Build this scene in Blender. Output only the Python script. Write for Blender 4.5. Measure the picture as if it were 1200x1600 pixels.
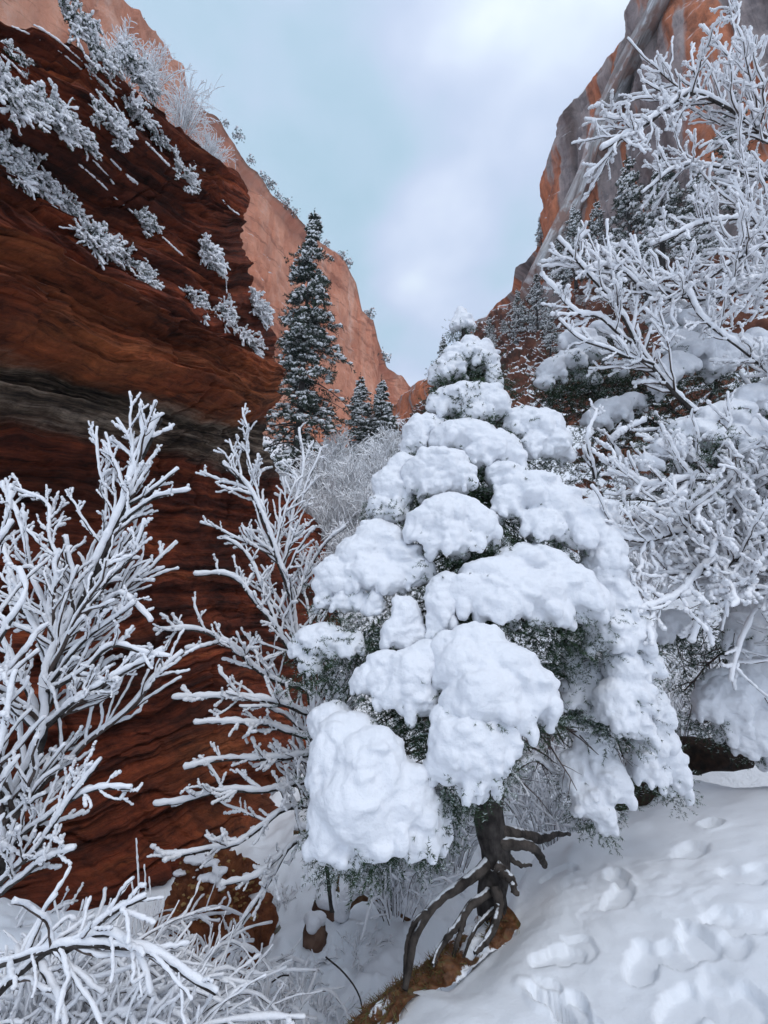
import bpy, math, random
import numpy as np
from mathutils import Vector
from mathutils.bvhtree import BVHTree

# ------------------------------------------------------------------ camera, sky, sun, exposure
for o in list(bpy.data.objects):
    bpy.data.objects.remove(o)
SC = bpy.context.scene
COL = SC.collection
PITCH = math.radians(15.0)
FPX = 700.0
CAM = np.array([0.0, 0.0, 1.6])
cd = bpy.data.cameras.new('camera')
cam = bpy.data.objects.new('camera', cd)
COL.objects.link(cam)
cam.location = CAM
cam.rotation_euler = (math.radians(90) + PITCH, 0, 0)
cd.sensor_fit = 'HORIZONTAL'
cd.sensor_width = 36.0
cd.lens = FPX / 1200.0 * 36.0
cd.clip_start = 0.05
cd.clip_end = 2000.0
SC.camera = cam

SUN_EL, SUN_AZ = math.radians(52), math.radians(153)      # light comes from above and behind the camera
w = bpy.data.worlds.new('World')
SC.world = w
w.use_nodes = True
nt = w.node_tree
nt.nodes.clear()


def N(nt, typ, **kw):
    n = nt.nodes.new(typ)
    for k, v in kw.items():
        if k.startswith('i_'):
            n.inputs[k[2:].replace('_', ' ')].default_value = v
        else:
            setattr(n, k, v)
    return n


def ramp(nt, stops, interp='LINEAR'):
    r = nt.nodes.new('ShaderNodeValToRGB')
    r.color_ramp.interpolation = interp
    e = r.color_ramp.elements
    while len(e) > 1:
        e.remove(e[-1])
    e[0].position = stops[0][0]
    e[0].color = (*stops[0][1], 1)
    for p, c in stops[1:]:
        x = e.new(p)
        x.color = (*c, 1)
    return r


sky = N(nt, 'ShaderNodeTexSky', sky_type='NISHITA', sun_disc=False, sun_elevation=SUN_EL,
        sun_rotation=SUN_AZ, dust_density=2.0, ozone_density=2.0)
tc = N(nt, 'ShaderNodeTexCoord')
mp = N(nt, 'ShaderNodeMapping')
mp.inputs['Scale'].default_value = (1.0, 1.0, 1.6)
mp.inputs['Rotation'].default_value = (0.3, 0.5, 0.9)
n1 = N(nt, 'ShaderNodeTexNoise', i_Scale=1.9, i_Detail=5.0, i_Roughness=0.48, i_Distortion=0.35)
cr = ramp(nt, [(0.26, (3.2, 5.1, 6.1)), (0.40, (4.3, 5.8, 7.1)), (0.50, (5.2, 6.1, 7.8)), (0.57, (6.1, 6.9, 8.5)),
               (0.64, (7.4, 8.3, 9.2)), (0.76, (10.5, 11.1, 11.3))])
n2 = N(nt, 'ShaderNodeTexNoise', i_Scale=3.6, i_Detail=4.0, i_Roughness=0.5)
mrg = N(nt, 'ShaderNodeMix', data_type='FLOAT')
mrg.inputs[0].default_value = 0.45
mixc = N(nt, 'ShaderNodeMix', data_type='RGBA')
mixc.inputs[0].default_value = 0.86
bg = N(nt, 'ShaderNodeBackground', i_Strength=0.10)
out = N(nt, 'ShaderNodeOutputWorld')
L = nt.links.new
L(tc.outputs['Generated'], mp.inputs['Vector'])
L(mp.outputs['Vector'], n1.inputs['Vector'])
L(mp.outputs['Vector'], n2.inputs['Vector'])
L(n1.outputs['Fac'], mrg.inputs[2])
L(n2.outputs['Fac'], mrg.inputs[3])
acc = mrg.outputs[0]
for (qx, qy, lo, am) in ((676, 388, 0.988, 0.15), (835, 90, 0.965, 0.06), (720, 170, 0.985, 0.03), (300, 60, 0.88, -0.05), (640, 470, 0.97, -0.03), (760, 300, 0.97, -0.06)):
    rr, uu = qx - 600.0, 800.0 - qy                      # thin and thick places in the cloud
    dvec = Vector((rr, FPX * math.cos(PITCH) - uu * math.sin(PITCH), FPX * math.sin(PITCH) + uu * math.cos(PITCH))).normalized()
    dt = N(nt, 'ShaderNodeVectorMath', operation='DOT_PRODUCT')
    nv = N(nt, 'ShaderNodeVectorMath', operation='NORMALIZE')
    L(tc.outputs['Generated'], nv.inputs[0])
    L(nv.outputs[0], dt.inputs[0])
    dt.inputs[1].default_value = dvec
    ma = N(nt, 'ShaderNodeMapRange', interpolation_type='SMOOTHSTEP')
    ma.inputs['From Min'].default_value = lo
    ma.inputs['From Max'].default_value = 1.0
    ma.inputs['To Max'].default_value = am
    L(dt.outputs['Value'], ma.inputs['Value'])
    ad_ = N(nt, 'ShaderNodeMath', operation='ADD')
    L(acc, ad_.inputs[0])
    L(ma.outputs[0], ad_.inputs[1])
    acc = ad_.outputs[0]
L(acc, cr.inputs['Fac'])
L(sky.outputs['Color'], mixc.inputs[6])
L(cr.outputs['Color'], mixc.inputs[7])
L(mixc.outputs[2], bg.inputs['Color'])
L(bg.outputs[0], out.inputs['Surface'])

sd = bpy.data.lights.new('sun', 'SUN')
sd.energy = 0.80
sd.angle = math.radians(40)
sd.color = (1.0, 0.98, 0.96)
sun = bpy.data.objects.new('sun', sd)
COL.objects.link(sun)
dv = Vector((math.sin(SUN_AZ) * math.cos(SUN_EL), math.cos(SUN_AZ) * math.cos(SUN_EL), math.sin(SUN_EL)))
sun.rotation_euler = dv.to_track_quat('Z', 'Y').to_euler()
SC.view_settings.view_transform = 'Standard'
SC.view_settings.look = 'None'
SC.view_settings.gamma = 1.0
SC.view_settings.use_curve_mapping = False
SC.view_settings.exposure = 0.46
SC.render.engine = 'CYCLES'
SC.cycles.max_bounces = 8
SC.cycles.diffuse_bounces = 4
SC.cycles.glossy_bounces = 1
SC.cycles.use_denoising = True

# ------------------------------------------------------------------ numeric helpers
CP, SP = math.cos(PITCH), math.sin(PITCH)


def ray(px, py):
    px = np.asarray(px, float)
    py = np.asarray(py, float)
    r = px - 600.0
    u = 800.0 - py
    return np.stack([r + 0 * u, FPX * CP - u * SP + 0 * r, FPX * SP + u * CP + 0 * r], -1)


def P(px, py, y):
    d = ray(px, py)
    t = np.asarray(y, float) / d[..., 1]
    return CAM + d * t[..., None]


def PX(px, py, y):                       # metres covered by one photo pixel there
    return float(y) / float(ray(px, py)[1])


def _h(i, j, k, s):
    n = (i * 374761393 + j * 668265263 + k * 2147483647 + s * 1274126177) & 0xFFFFFFFF
    n = ((n ^ (n >> 13)) * 1274126177) & 0xFFFFFFFF
    n = ((n ^ (n >> 16)) * 2246822519) & 0xFFFFFFFF
    return ((n ^ (n >> 15)) & 0xFFFFFF) / float(0xFFFFFF) * 2 - 1


def vn(p, s=0):
    p = np.asarray(p, float)
    f = np.floor(p)
    i = f.astype(np.int64)
    t = p - f
    t = t * t * (3 - 2 * t)
    x, y, z = t[..., 0], t[..., 1], t[..., 2]
    a, b, c = i[..., 0], i[..., 1], i[..., 2]
    r = 0
    for dx in (0, 1):
        for dy in (0, 1):
            for dz in (0, 1):
                r = r + _h(a + dx, b + dy, c + dz, s) * (x if dx else 1 - x) * (y if dy else 1 - y) * (z if dz else 1 - z)
    return r


def fbm(p, o=4, s=0, g=0.5):
    r = 0
    a = 1.0
    p = np.asarray(p, float)
    for k in range(o):
        r = r + a * vn(p * (2.03 ** k) + 17.3 * k, s + k)
        a *= g
    return r


def sstep(a, b, x):
    t = np.clip((x - a) / (b - a), 0, 1)
    return t * t * (3 - 2 * t)


def nrm(v):
    return v / np.maximum(np.linalg.norm(v, axis=-1, keepdims=True), 1e-9)


def resample(pts, n):
    pts = np.asarray(pts, float)
    if len(pts) > 2:                    # a smooth curve through the points
        q = np.vstack([2 * pts[0] - pts[1], pts, 2 * pts[-1] - pts[-2]])
        outp = []
        for k in range(1, len(q) - 2):
            t = np.linspace(0, 1, 8, endpoint=False)[:, None]
            a, b, c, d = q[k - 1], q[k], q[k + 1], q[k + 2]
            outp.append(0.5 * (2 * b + (c - a) * t + (2 * a - 5 * b + 4 * c - d) * t ** 2 + (3 * b - a - 3 * c + d) * t ** 3))
        outp.append(pts[-1:])
        pts = np.vstack(outp)
    s = np.r_[0, np.cumsum(np.linalg.norm(np.diff(pts, axis=0), axis=1))]
    q = np.linspace(0, s[-1], n)
    return np.stack([np.interp(q, s, pts[:, c]) for c in range(pts.shape[1])], -1)


class Geo:
    def __init__(self):
        self.v, self.q, self.t, self.mq, self.mt, self.n = [], [], [], [], [], 0

    def add(self, v, q=None, t=None, m=0, mt=None):
        v = np.asarray(v, float).reshape(-1, 3)
        if q is not None and len(q):
            q = np.asarray(q).reshape(-1, 4)
            self.q.append(q + self.n)
            self.mq.append(np.full(len(q), m))
        if t is not None and len(t):
            t = np.asarray(t).reshape(-1, 3)
            self.t.append(t + self.n)
            self.mt.append(np.full(len(t), m) if mt is None else np.asarray(mt))
        self.v.append(v)
        self.n += len(v)

    def mesh(self, name, mats, smooth=True):
        me = bpy.data.meshes.new(name)
        v = np.vstack(self.v) if self.v else np.zeros((0, 3))
        q = np.vstack(self.q) if self.q else np.zeros((0, 4), int)
        t = np.vstack(self.t) if self.t else np.zeros((0, 3), int)
        me.vertices.add(len(v))
        me.vertices.foreach_set('co', v.astype(np.float32).ravel())
        me.loops.add(q.size + t.size)
        me.loops.foreach_set('vertex_index', np.r_[q.ravel(), t.ravel()].astype(np.int32))
        me.polygons.add(len(q) + len(t))
        st = np.r_[np.arange(len(q)) * 4, q.size + np.arange(len(t)) * 3]
        me.polygons.foreach_set('loop_start', st.astype(np.int32))
        mi = np.r_[np.concatenate(self.mq) if self.mq else [], np.concatenate(self.mt) if self.mt else []]
        me.polygons.foreach_set('material_index', mi.astype(np.int32))
        me.polygons.foreach_set('use_smooth', np.full(len(mi), smooth))
        for m in mats:
            me.materials.append(m)
        me.update(calc_edges=True)
        return me


def obj(name, geo, mats, parent=None, smooth=True, **props):
    me = geo if isinstance(geo, bpy.types.Mesh) else geo.mesh(name, mats if isinstance(mats, (list, tuple)) else [mats], smooth)
    o = bpy.data.objects.new(name, me)
    COL.objects.link(o)
    if parent is not None:
        o.parent = parent
        o.matrix_parent_inverse = parent.matrix_world.inverted()
    for k, v in props.items():
        o[k] = v
    return o


def thing(name, label, cat, loc, group=None):
    o = bpy.data.objects.new(name, None)
    COL.objects.link(o)
    o.location = loc
    o.empty_display_size = 0.2
    o['label'] = label
    o['category'] = cat
    if group:
        o['group'] = group
    bpy.context.view_layer.update() if False else None
    from mathutils import Matrix
    o.matrix_world = Matrix.Translation(Vector(loc))
    return o


def tubes(geo, Pt, R, sides=6, m=0, jag=0.0, seed=0):
    Pt = np.asarray(Pt, float)
    R = np.asarray(R, float)
    B, n, _ = Pt.shape
    T = nrm(np.gradient(Pt, axis=1))
    mt = nrm(T.mean(1))
    ref = np.where(np.abs(mt[:, 2:3]) < 0.85, np.array([[0, 0, 1.0]]), np.array([[1.0, 0.1, 0]]))[:, None, :]
    A = nrm(np.cross(T, ref))
    Bv = np.cross(A, T)
    th = np.arange(sides) / sides * 2 * math.pi
    c, s = np.cos(th), np.sin(th)
    rr = R[:, :, None, None]
    if jag > 0:
        rg = np.random.RandomState(seed)
        rr = rr * (1 + jag * rg.uniform(-1, 1, (B, n, sides, 1)))
    V = Pt[:, :, None, :] + rr * (A[:, :, None, :] * c[:, None] + Bv[:, :, None, :] * s[:, None])
    base = (np.arange(B) * n * sides)[:, None, None]
    i = (np.arange(n - 1) * sides)[None, :, None]
    k = np.arange(sides)[None, None, :]
    k2 = (k + 1) % sides
    a = base + i + k
    b = base + i + k2
    q = np.stack([a, b, b + sides, a + sides], -1).reshape(-1, 4)
    geo.add(V.reshape(-1, 3), q=q, m=m)


def sprigs(geo, O, D, length, nn, nl, nw, rg, m=0, frost=None, pf=0.3, spread=0.9):
    """needle sprays: nn thin blades along each axis"""
    O = np.asarray(O, float)
    D = nrm(np.asarray(D, float))
    B = len(O)
    if B == 0:
        return
    length = np.broadcast_to(np.asarray(length, float), (B,))
    t = rg.uniform(0, 1, (B, nn))
    base = O[:, None, :] + D[:, None, :] * (length[:, None] * t)[..., None]
    rnd = rg.normal(size=(B, nn, 3))
    perp = nrm(rnd - D[:, None, :] * (rnd * D[:, None, :]).sum(-1, keepdims=True))
    nd = nrm(D[:, None, :] * 0.6 + perp * spread)
    side = nrm(np.cross(nd, rg.normal(size=(B, nn, 3))))
    ln = np.asarray(nl, float).reshape(-1, 1, 1) * rg.uniform(0.7, 1.2, (B, nn, 1))
    a = base - side * nw * 0.5
    b = base + side * nw * 0.5
    c = base + nd * ln
    V = np.stack([a, b, c], 2).reshape(-1, 3)
    T = np.arange(B * nn * 3).reshape(-1, 3)
    mt = np.full(B * nn, m)
    if frost is not None:
        up = (nd[..., 2].reshape(-1) > -0.15) & (rg.uniform(size=B * nn) < pf)
        mt[up] = frost
    geo.add(V, t=T, mt=mt)


_ico = None


def ico(sub=2):
    global _ico
    if _ico is None:
        _ico = {}
    if sub not in _ico:
        import bmesh
        bm = bmesh.new()
        bmesh.ops.create_icosphere(bm, subdivisions=sub, radius=1)
        bm.verts.ensure_lookup_table()
        v = np.array([x.co[:] for x in bm.verts])
        f = np.array([[q.index for q in fc.verts] for fc in bm.faces])
        bm.free()
        _ico[sub] = (v, f)
    return _ico[sub]


def spheres(geo, C, R, sub=1, m=0, jit=0.0, rg=None):
    v, f = ico(sub)
    C = np.asarray(C, float)
    R = np.asarray(R, float)
    if R.ndim == 1:
        R = R[:, None] * np.ones((1, 3))
    B = len(C)
    V = C[:, None, :] + R[:, None, :] * v[None]
    if jit and rg is not None:
        V = V + R[:, None, :] * rg.uniform(-jit, jit, V.shape)
    F = (f[None] + (np.arange(B) * len(v))[:, None, None]).reshape(-1, 3)
    geo.add(V.reshape(-1, 3), t=F, m=m)


def melt(C, R, voxel, smooth=4, n_amp=0.012, n_fr=9.0, seed=0, amp2=0.006):
    """ellipsoids fused into one lumpy mass: returns Geo"""
    g = Geo()
    spheres(g, C, R, sub=2)
    me = g.mesh('tmp', [])
    o = bpy.data.objects.new('tmp', me)
    COL.objects.link(o)
    r = o.modifiers.new('r', 'REMESH')
    r.mode = 'VOXEL'
    r.voxel_size = voxel
    r.adaptivity = 0
    s = o.modifiers.new('s', 'SMOOTH')
    s.factor = 0.5
    s.iterations = smooth
    dg = bpy.context.evaluated_depsgraph_get()
    e = o.evaluated_get(dg).to_mesh()
    nv = len(e.vertices)
    V = np.empty(nv * 3, np.float32)
    e.vertices.foreach_get('co', V)
    V = V.reshape(-1, 3).astype(float)
    Nn = np.empty(nv * 3, np.float32)
    e.vertices.foreach_get('normal', Nn)
    Nn = Nn.reshape(-1, 3)
    npoly = len(e.polygons)
    lt = np.empty(npoly, np.int32)
    e.polygons.foreach_get('loop_total', lt)
    vi = np.empty(len(e.loops), np.int32)
    e.loops.foreach_get('vertex_index', vi)
    bpy.data.objects.remove(o)
    bpy.data.meshes.remove(me)
    V = V + 0.022 * np.stack([vn(V * 7 + 31 * c, 600 + c) for c in range(3)], -1) * min(1.0, n_amp / 0.0078)
    if n_amp:
        b1 = np.abs(vn(V * n_fr, seed)) - 0.3
        b2 = np.abs(vn(V * n_fr * 2.3 + 5, seed + 1)) - 0.3
        b3 = vn(V * n_fr * 5.0 + 9, seed + 2)
        V = V + Nn * (n_amp * b1 * 2.0 + amp2 * 1.5 * b2 + amp2 * 0.6 * b3 + amp2 * 0.45 * vn(V * n_fr * 9.0, seed + 4) + amp2 * 0.5 * vn(V * np.array([20.0, 20.0, 48.0]), seed + 5))[:, None]
    G = Geo()
    if (lt == 4).all():
        G.add(V, q=vi.reshape(-1, 4))
    else:
        st = np.r_[0, np.cumsum(lt)[:-1]]
        qs = st[lt == 4]
        ts = st[lt == 3]
        G.add(V, q=vi[qs[:, None] + np.arange(4)] if len(qs) else None, t=vi[ts[:, None] + np.arange(3)] if len(ts) else None)
    return G


# ------------------------------------------------------------------ materials
def mat(name):
    m = bpy.data.materials.new(name)
    m.use_nodes = True
    t = m.node_tree
    b = t.nodes['Principled BSDF']
    b.inputs['Specular IOR Level'].default_value = 0.25
    b.inputs['Roughness'].default_value = 0.85
    return m, t, b


def snow_mat(name, col, scale=60.0, dist=0.006, big=0.0, sss=0.0):
    m, t, b = mat(name)
    b.inputs['Base Color'].default_value = (*col, 1)
    b.inputs['Roughness'].default_value = 0.6
    if sss:
        b.inputs['Subsurface Weight'].default_value = sss
        b.inputs['Subsurface Radius'].default_value = (0.6, 0.8, 1.0)
        b.inputs['Subsurface Scale'].default_value = 0.02
    g = N(t, 'ShaderNodeNewGeometry')
    n = N(t, 'ShaderNodeTexNoise', i_Scale=scale, i_Detail=5.0, i_Roughness=0.65)
    bp = N(t, 'ShaderNodeBump', i_Strength=0.8, i_Distance=dist)
    t.links.new(g.outputs['Position'], n.inputs['Vector'])
    t.links.new(n.outputs['Fac'], bp.inputs['Height'])
    t.links.new(bp.outputs['Normal'], b.inputs['Normal'])
    return m


SNOW = snow_mat('snow', (0.85, 0.855, 0.88), 30, 0.013)
SNOWDIM = snow_mat('dimmed_snow', (0.77, 0.785, 0.82), 30, 0.013)  # same snow with a darker base, so loads on the firs look less brightly lit
SNOWG = snow_mat('ground_snow', (0.84, 0.865, 0.90), 70, 0.004)
SNOWF = snow_mat('frost_snow', (0.87, 0.88, 0.90), 30, 0.01)


def plain(name, c1, c2, scale=8.0, rough=0.85, bump=0.0, bscale=40.0, zs=1.0):
    m, t, b = mat(name)
    b.inputs['Roughness'].default_value = rough
    g = N(t, 'ShaderNodeNewGeometry')
    n = N(t, 'ShaderNodeTexNoise', i_Scale=scale, i_Detail=4.0)
    r = ramp(t, [(0.35, c1), (0.65, c2)])
    t.links.new(g.outputs['Position'], n.inputs['Vector'])
    t.links.new(n.outputs['Fac'], r.inputs['Fac'])
    t.links.new(r.outputs['Color'], b.inputs['Base Color'])
    if bump:
        n2 = N(t, 'ShaderNodeTexNoise', i_Scale=bscale, i_Detail=4.0)
        mpz = N(t, 'ShaderNodeMapping')
        mpz.inputs['Scale'].default_value = (1, 1, zs)
        t.links.new(g.outputs['Position'], mpz.inputs['Vector'])
        bp = N(t, 'ShaderNodeBump', i_Strength=0.8, i_Distance=bump)
        t.links.new(mpz.outputs[0], n2.inputs['Vector'])
        t.links.new(n2.outputs['Fac'], bp.inputs['Height'])
        t.links.new(bp.outputs['Normal'], b.inputs['Normal'])
    return m


BARK = plain('dark_bark', (0.016, 0.013, 0.012), (0.060, 0.052, 0.048), 22, 0.8, 0.02, 40, zs=0.22)
FARBARK = plain('trunk_bark', (0.03, 0.024, 0.02), (0.07, 0.058, 0.05), 3, 0.8)
TWIG = plain('twig_bark', (0.035, 0.024, 0.02), (0.10, 0.075, 0.065), 14, 0.8)
NEEDLE = plain('needles', (0.012, 0.030, 0.014), (0.035, 0.065, 0.028), 6, 0.6)
NEEDLEF = plain('frosted_needles', (0.30, 0.36, 0.34), (0.55, 0.60, 0.60), 9, 0.7)
FIRN = plain('fir_needles', (0.020, 0.032, 0.024), (0.045, 0.062, 0.042), 0.7, 0.7)
ROOTM = plain('root_bark', (0.022, 0.018, 0.016), (0.085, 0.07, 0.06), 16, 0.8, 0.01, 50)
GRASS = plain('dry_grass', (0.10, 0.085, 0.03), (0.16, 0.15, 0.06), 20, 0.9)
LITTER = plain('litter', (0.13, 0.055, 0.022), (0.20, 0.10, 0.045), 20, 0.9)
WOOD = plain('dead_wood', (0.10, 0.045, 0.02), (0.20, 0.11, 0.06), 18, 0.85, 0.01, 40)
REDROCK = plain('loose_rock', (0.07, 0.035, 0.022), (0.17, 0.10, 0.07), 6, 0.9, 0.02, 25)
GREYROCK = plain('grey_rock', (0.12, 0.11, 0.085), (0.24, 0.22, 0.18), 7, 0.9, 0.02, 25)


def snow_cap(t, col_socket, lo, hi, nscale=1.5, amount=0.25, snowcol=(0.82, 0.85, 0.89)):
    """snow where the rock faces up"""
    g = N(t, 'ShaderNodeNewGeometry')
    sx = N(t, 'ShaderNodeSeparateXYZ')
    t.links.new(g.outputs['Normal'], sx.inputs[0])
    n = N(t, 'ShaderNodeTexNoise', i_Scale=nscale, i_Detail=5.0)
    t.links.new(g.outputs['Position'], n.inputs['Vector'])
    ad = N(t, 'ShaderNodeMath', operation='MULTIPLY_ADD')
    t.links.new(n.outputs['Fac'], ad.inputs[0])
    ad.inputs[1].default_value = amount * 2
    ad.inputs[2].default_value = -amount
    s = N(t, 'ShaderNodeMath', operation='ADD')
    t.links.new(sx.outputs['Z'], s.inputs[0])
    t.links.new(ad.outputs[0], s.inputs[1])
    mr = N(t, 'ShaderNodeMapRange', interpolation_type='SMOOTHSTEP')
    mr.inputs['From Min'].default_value = lo
    mr.inputs['From Max'].default_value = hi
    t.links.new(s.outputs[0], mr.inputs['Value'])
    mx = N(t, 'ShaderNodeMix', data_type='RGBA')
    t.links.new(mr.outputs[0], mx.inputs[0])
    t.links.new(col_socket, mx.inputs[6])
    mx.inputs[7].default_value = (*snowcol, 1)
    return mx.outputs[2]


def uvnoise(t, sx, sy, detail=6.0, rough=0.6, dist=0.0, off=(0, 0, 0)):
    a = N(t, 'ShaderNodeUVMap')
    mp = N(t, 'ShaderNodeMapping')
    mp.inputs['Scale'].default_value = (sx, sy, 1)
    mp.inputs['Location'].default_value = off
    n = N(t, 'ShaderNodeTexNoise', i_Scale=1.0, i_Detail=detail, i_Roughness=rough, i_Distortion=dist)
    t.links.new(a.outputs[0], mp.inputs['Vector'])
    t.links.new(mp.outputs[0], n.inputs['Vector'])
    return n


def mixrgb(t, fac, a, b, blend='MIX'):
    m = N(t, 'ShaderNodeMix', data_type='RGBA', blend_type=blend)
    if isinstance(fac, (int, float)):
        m.inputs[0].default_value = fac
    else:
        t.links.new(fac, m.inputs[0])
    for s, i in ((a, 6), (b, 7)):
        if isinstance(s, tuple):
            m.inputs[i].default_value = (*s, 1)
        else:
            t.links.new(s, m.inputs[i])
    return m.outputs[2]


# dark red overhanging sandstone: uv.x metres along, uv.y metres across the beds
for _m, _lo in ((ROOTM, 0.80), (WOOD, 0.7)):
    _b = _m.node_tree.nodes['Principled BSDF']
    _c = snow_cap(_m.node_tree, _b.inputs['Base Color'].links[0].from_socket, _lo, _lo + 0.12, 14.0, 0.35)
    _m.node_tree.links.new(_c, _b.inputs['Base Color'])


def cliff_mat():
    m, t, b = mat('banded_sandstone')
    n1 = uvnoise(t, 0.35, 5.0, 6, 0.65, 0.25)
    r1 = ramp(t, [(0.28, (0.045, 0.014, 0.010)), (0.42, (0.15, 0.034, 0.017)), (0.55, (0.29, 0.064, 0.026)), (0.72, (0.46, 0.130, 0.048))])
    t.links.new(n1.outputs['Fac'], r1.inputs['Fac'])
    n2 = uvnoise(t, 0.55, 0.9, 4, 0.6, 0.6, (3, 7, 0))
    r2 = ramp(t, [(0.34, (0.36, 0.34, 0.34)), (0.5, (0.9, 0.88, 0.86)), (0.66, (1.30, 1.22, 1.1))])
    t.links.new(n2.outputs['Fac'], r2.inputs['Fac'])
    c = mixrgb(t, 1.0, r1.outputs[0], r2.outputs[0], 'MULTIPLY')
    # grey bedded band under the nose (mask in the colour attribute)
    at = N(t, 'ShaderNodeVertexColor', layer_name='mask')
    sp = N(t, 'ShaderNodeSeparateColor')
    t.links.new(at.outputs['Color'], sp.inputs[0])
    n3 = uvnoise(t, 0.8, 15.0, 8, 0.75, 0.1, (1, 2, 0))
    r3 = ramp(t, [(0.38, (0.020, 0.014, 0.011)), (0.5, (0.16, 0.115, 0.08)), (0.62, (0.50, 0.40, 0.31))])
    t.links.new(n3.outputs['Fac'], r3.inputs['Fac'])
    c = mixrgb(t, sp.outputs['Red'], c, r3.outputs[0])
    n5 = uvnoise(t, 0.5, 3.0, 5, 0.6, 0.4, (9, 2, 0))
    r5 = ramp(t, [(0.35, (0.34, 0.075, 0.024)), (0.7, (0.58, 0.19, 0.065))])
    t.links.new(n5.outputs['Fac'], r5.inputs['Fac'])
    c = mixrgb(t, sp.outputs['Green'], c, r5.outputs[0])
    n6 = uvnoise(t, 1.3, 1.3, 6, 0.7, 0.3, (5, 5, 0))
    mr = N(t, 'ShaderNodeMapRange')
    mr.inputs['From Min'].default_value = 0.50
    mr.inputs['From Max'].default_value = 0.70
    mr.inputs['To Max'].default_value = 0.65
    t.links.new(n6.outputs['Fac'], mr.inputs['Value'])
    c = mixrgb(t, mr.outputs[0], c, (0.022, 0.012, 0.010))
    n7 = uvnoise(t, 0.9, 13.0, 7, 0.72, 0.12, (2, 9, 0))
    r7 = ramp(t, [(0.36, (0.25, 0.24, 0.24)), (0.46, (0.85, 0.84, 0.83)), (0.6, (1.15, 1.12, 1.1)), (0.7, (1.7, 1.6, 1.5))])
    t.links.new(n7.outputs['Fac'], r7.inputs['Fac'])
    c = mixrgb(t, 1.0, c, r7.outputs[0], 'MULTIPLY')
    n8 = uvnoise(t, 7.0, 15.0, 9, 0.8, 0.3, (6, 3, 0))
    r8 = ramp(t, [(0.36, (0.45, 0.43, 0.42)), (0.48, (0.95, 0.94, 0.93)), (0.64, (1.35, 1.3, 1.28))])
    t.links.new(n8.outputs['Fac'], r8.inputs['Fac'])
    c = mixrgb(t, 0.9, c, r8.outputs[0], 'MULTIPLY')
    cs = snow_cap(t, c, 0.80, 0.9, 3.0, 0.12)
    c = mixrgb(t, sp.outputs['Blue'], c, cs)
    t.links.new(c, b.inputs['Base Color'])
    n4 = uvnoise(t, 2.2, 26.0, 8, 0.7, 0.15)
    bp = N(t, 'ShaderNodeBump', i_Strength=1.0, i_Distance=0.16)
    sm = N(t, 'ShaderNodeMath', operation='MULTIPLY_ADD')
    t.links.new(n8.outputs['Fac'], sm.inputs[0])
    sm.inputs[1].default_value = 0.45
    t.links.new(n4.outputs['Fac'], sm.inputs[2])
    t.links.new(sm.outputs[0], bp.inputs['Height'])
    t.links.new(bp.outputs['Normal'], b.inputs['Normal'])
    return m


def wall_mat():
    m, t, b = mat('orange_sandstone')
    n1 = uvnoise(t, 0.16, 0.03, 9, 0.72, 0.4)
    r1 = ramp(t, [(0.30, (0.66, 0.24, 0.13)), (0.45, (0.79, 0.32, 0.19)), (0.58, (0.85, 0.41, 0.27)), (0.72, (0.88, 0.62, 0.52))])
    t.links.new(n1.outputs['Fac'], r1.inputs['Fac'])
    n2 = uvnoise(t, 0.05, 0.35, 5, 0.6, 1.2, (2, 2, 0))
    r2 = ramp(t, [(0.36, (0.55, 0.45, 0.42)), (0.43, (1, 1, 1)), (0.62, (1, 1, 1)), (0.70, (1.15, 1.2, 1.25))])
    t.links.new(n2.outputs['Fac'], r2.inputs['Fac'])
    c = mixrgb(t, 0.7, r1.outputs[0], r2.outputs[0], 'MULTIPLY')
    n3 = uvnoise(t, 0.03, 0.03, 3, 0.5, 0.3, (8, 3, 0))
    r3 = ramp(t, [(0.4, (0.86, 0.82, 0.80)), (0.6, (1.06, 1.03, 1.0))])
    t.links.new(n3.outputs['Fac'], r3.inputs['Fac'])
    c = mixrgb(t, 1.0, c, r3.outputs[0], 'MULTIPLY')
    c = snow_cap(t, c, 0.42, 0.62, 0.4, 0.22)
    t.links.new(c, b.inputs['Base Color'])
    n4 = uvnoise(t, 0.5, 0.25, 9, 0.75, 0.8)
    bp = N(t, 'ShaderNodeBump', i_Strength=0.9, i_Distance=2.2)
    t.links.new(n4.outputs['Fac'], bp.inputs['Height'])
    t.links.new(bp.outputs['Normal'], b.inputs['Normal'])
    return m


def streak_mat():
    m, t, b = mat('streaked_sandstone')
    n1 = uvnoise(t, 0.30, 0.020, 5, 0.55, 0.35)
    r1 = ramp(t, [(0.34, (0.12, 0.085, 0.08)), (0.42, (0.24, 0.20, 0.20)), (0.50, (0.34, 0.28, 0.27)), (0.53, (0.40, 0.14, 0.07)),
                  (0.62, (0.52, 0.18, 0.085)), (0.72, (0.30, 0.21, 0.18))])
    t.links.new(n1.outputs['Fac'], r1.inputs['Fac'])
    n2 = uvnoise(t, 1.2, 0.25, 9, 0.75, 0.5, (4, 1, 0))
    r2 = ramp(t, [(0.36, (0.42, 0.42, 0.44)), (0.5, (0.95, 0.94, 0.93)), (0.64, (1.3, 1.26, 1.22))])
    t.links.new(n2.outputs['Fac'], r2.inputs['Fac'])
    c = mixrgb(t, 0.9, r1.outputs[0], r2.outputs[0], 'MULTIPLY')
    c = snow_cap(t, c, 0.42, 0.58, 0.9, 0.2, (0.74, 0.77, 0.81))
    t.links.new(c, b.inputs['Base Color'])
    n4 = uvnoise(t, 1.2, 0.6, 8, 0.7, 0.3)
    bp = N(t, 'ShaderNodeBump', i_Strength=0.7, i_Distance=0.5)
    t.links.new(n4.outputs['Fac'], bp.inputs['Height'])
    t.links.new(bp.outputs['Normal'], b.inputs['Normal'])
    return m


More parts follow.
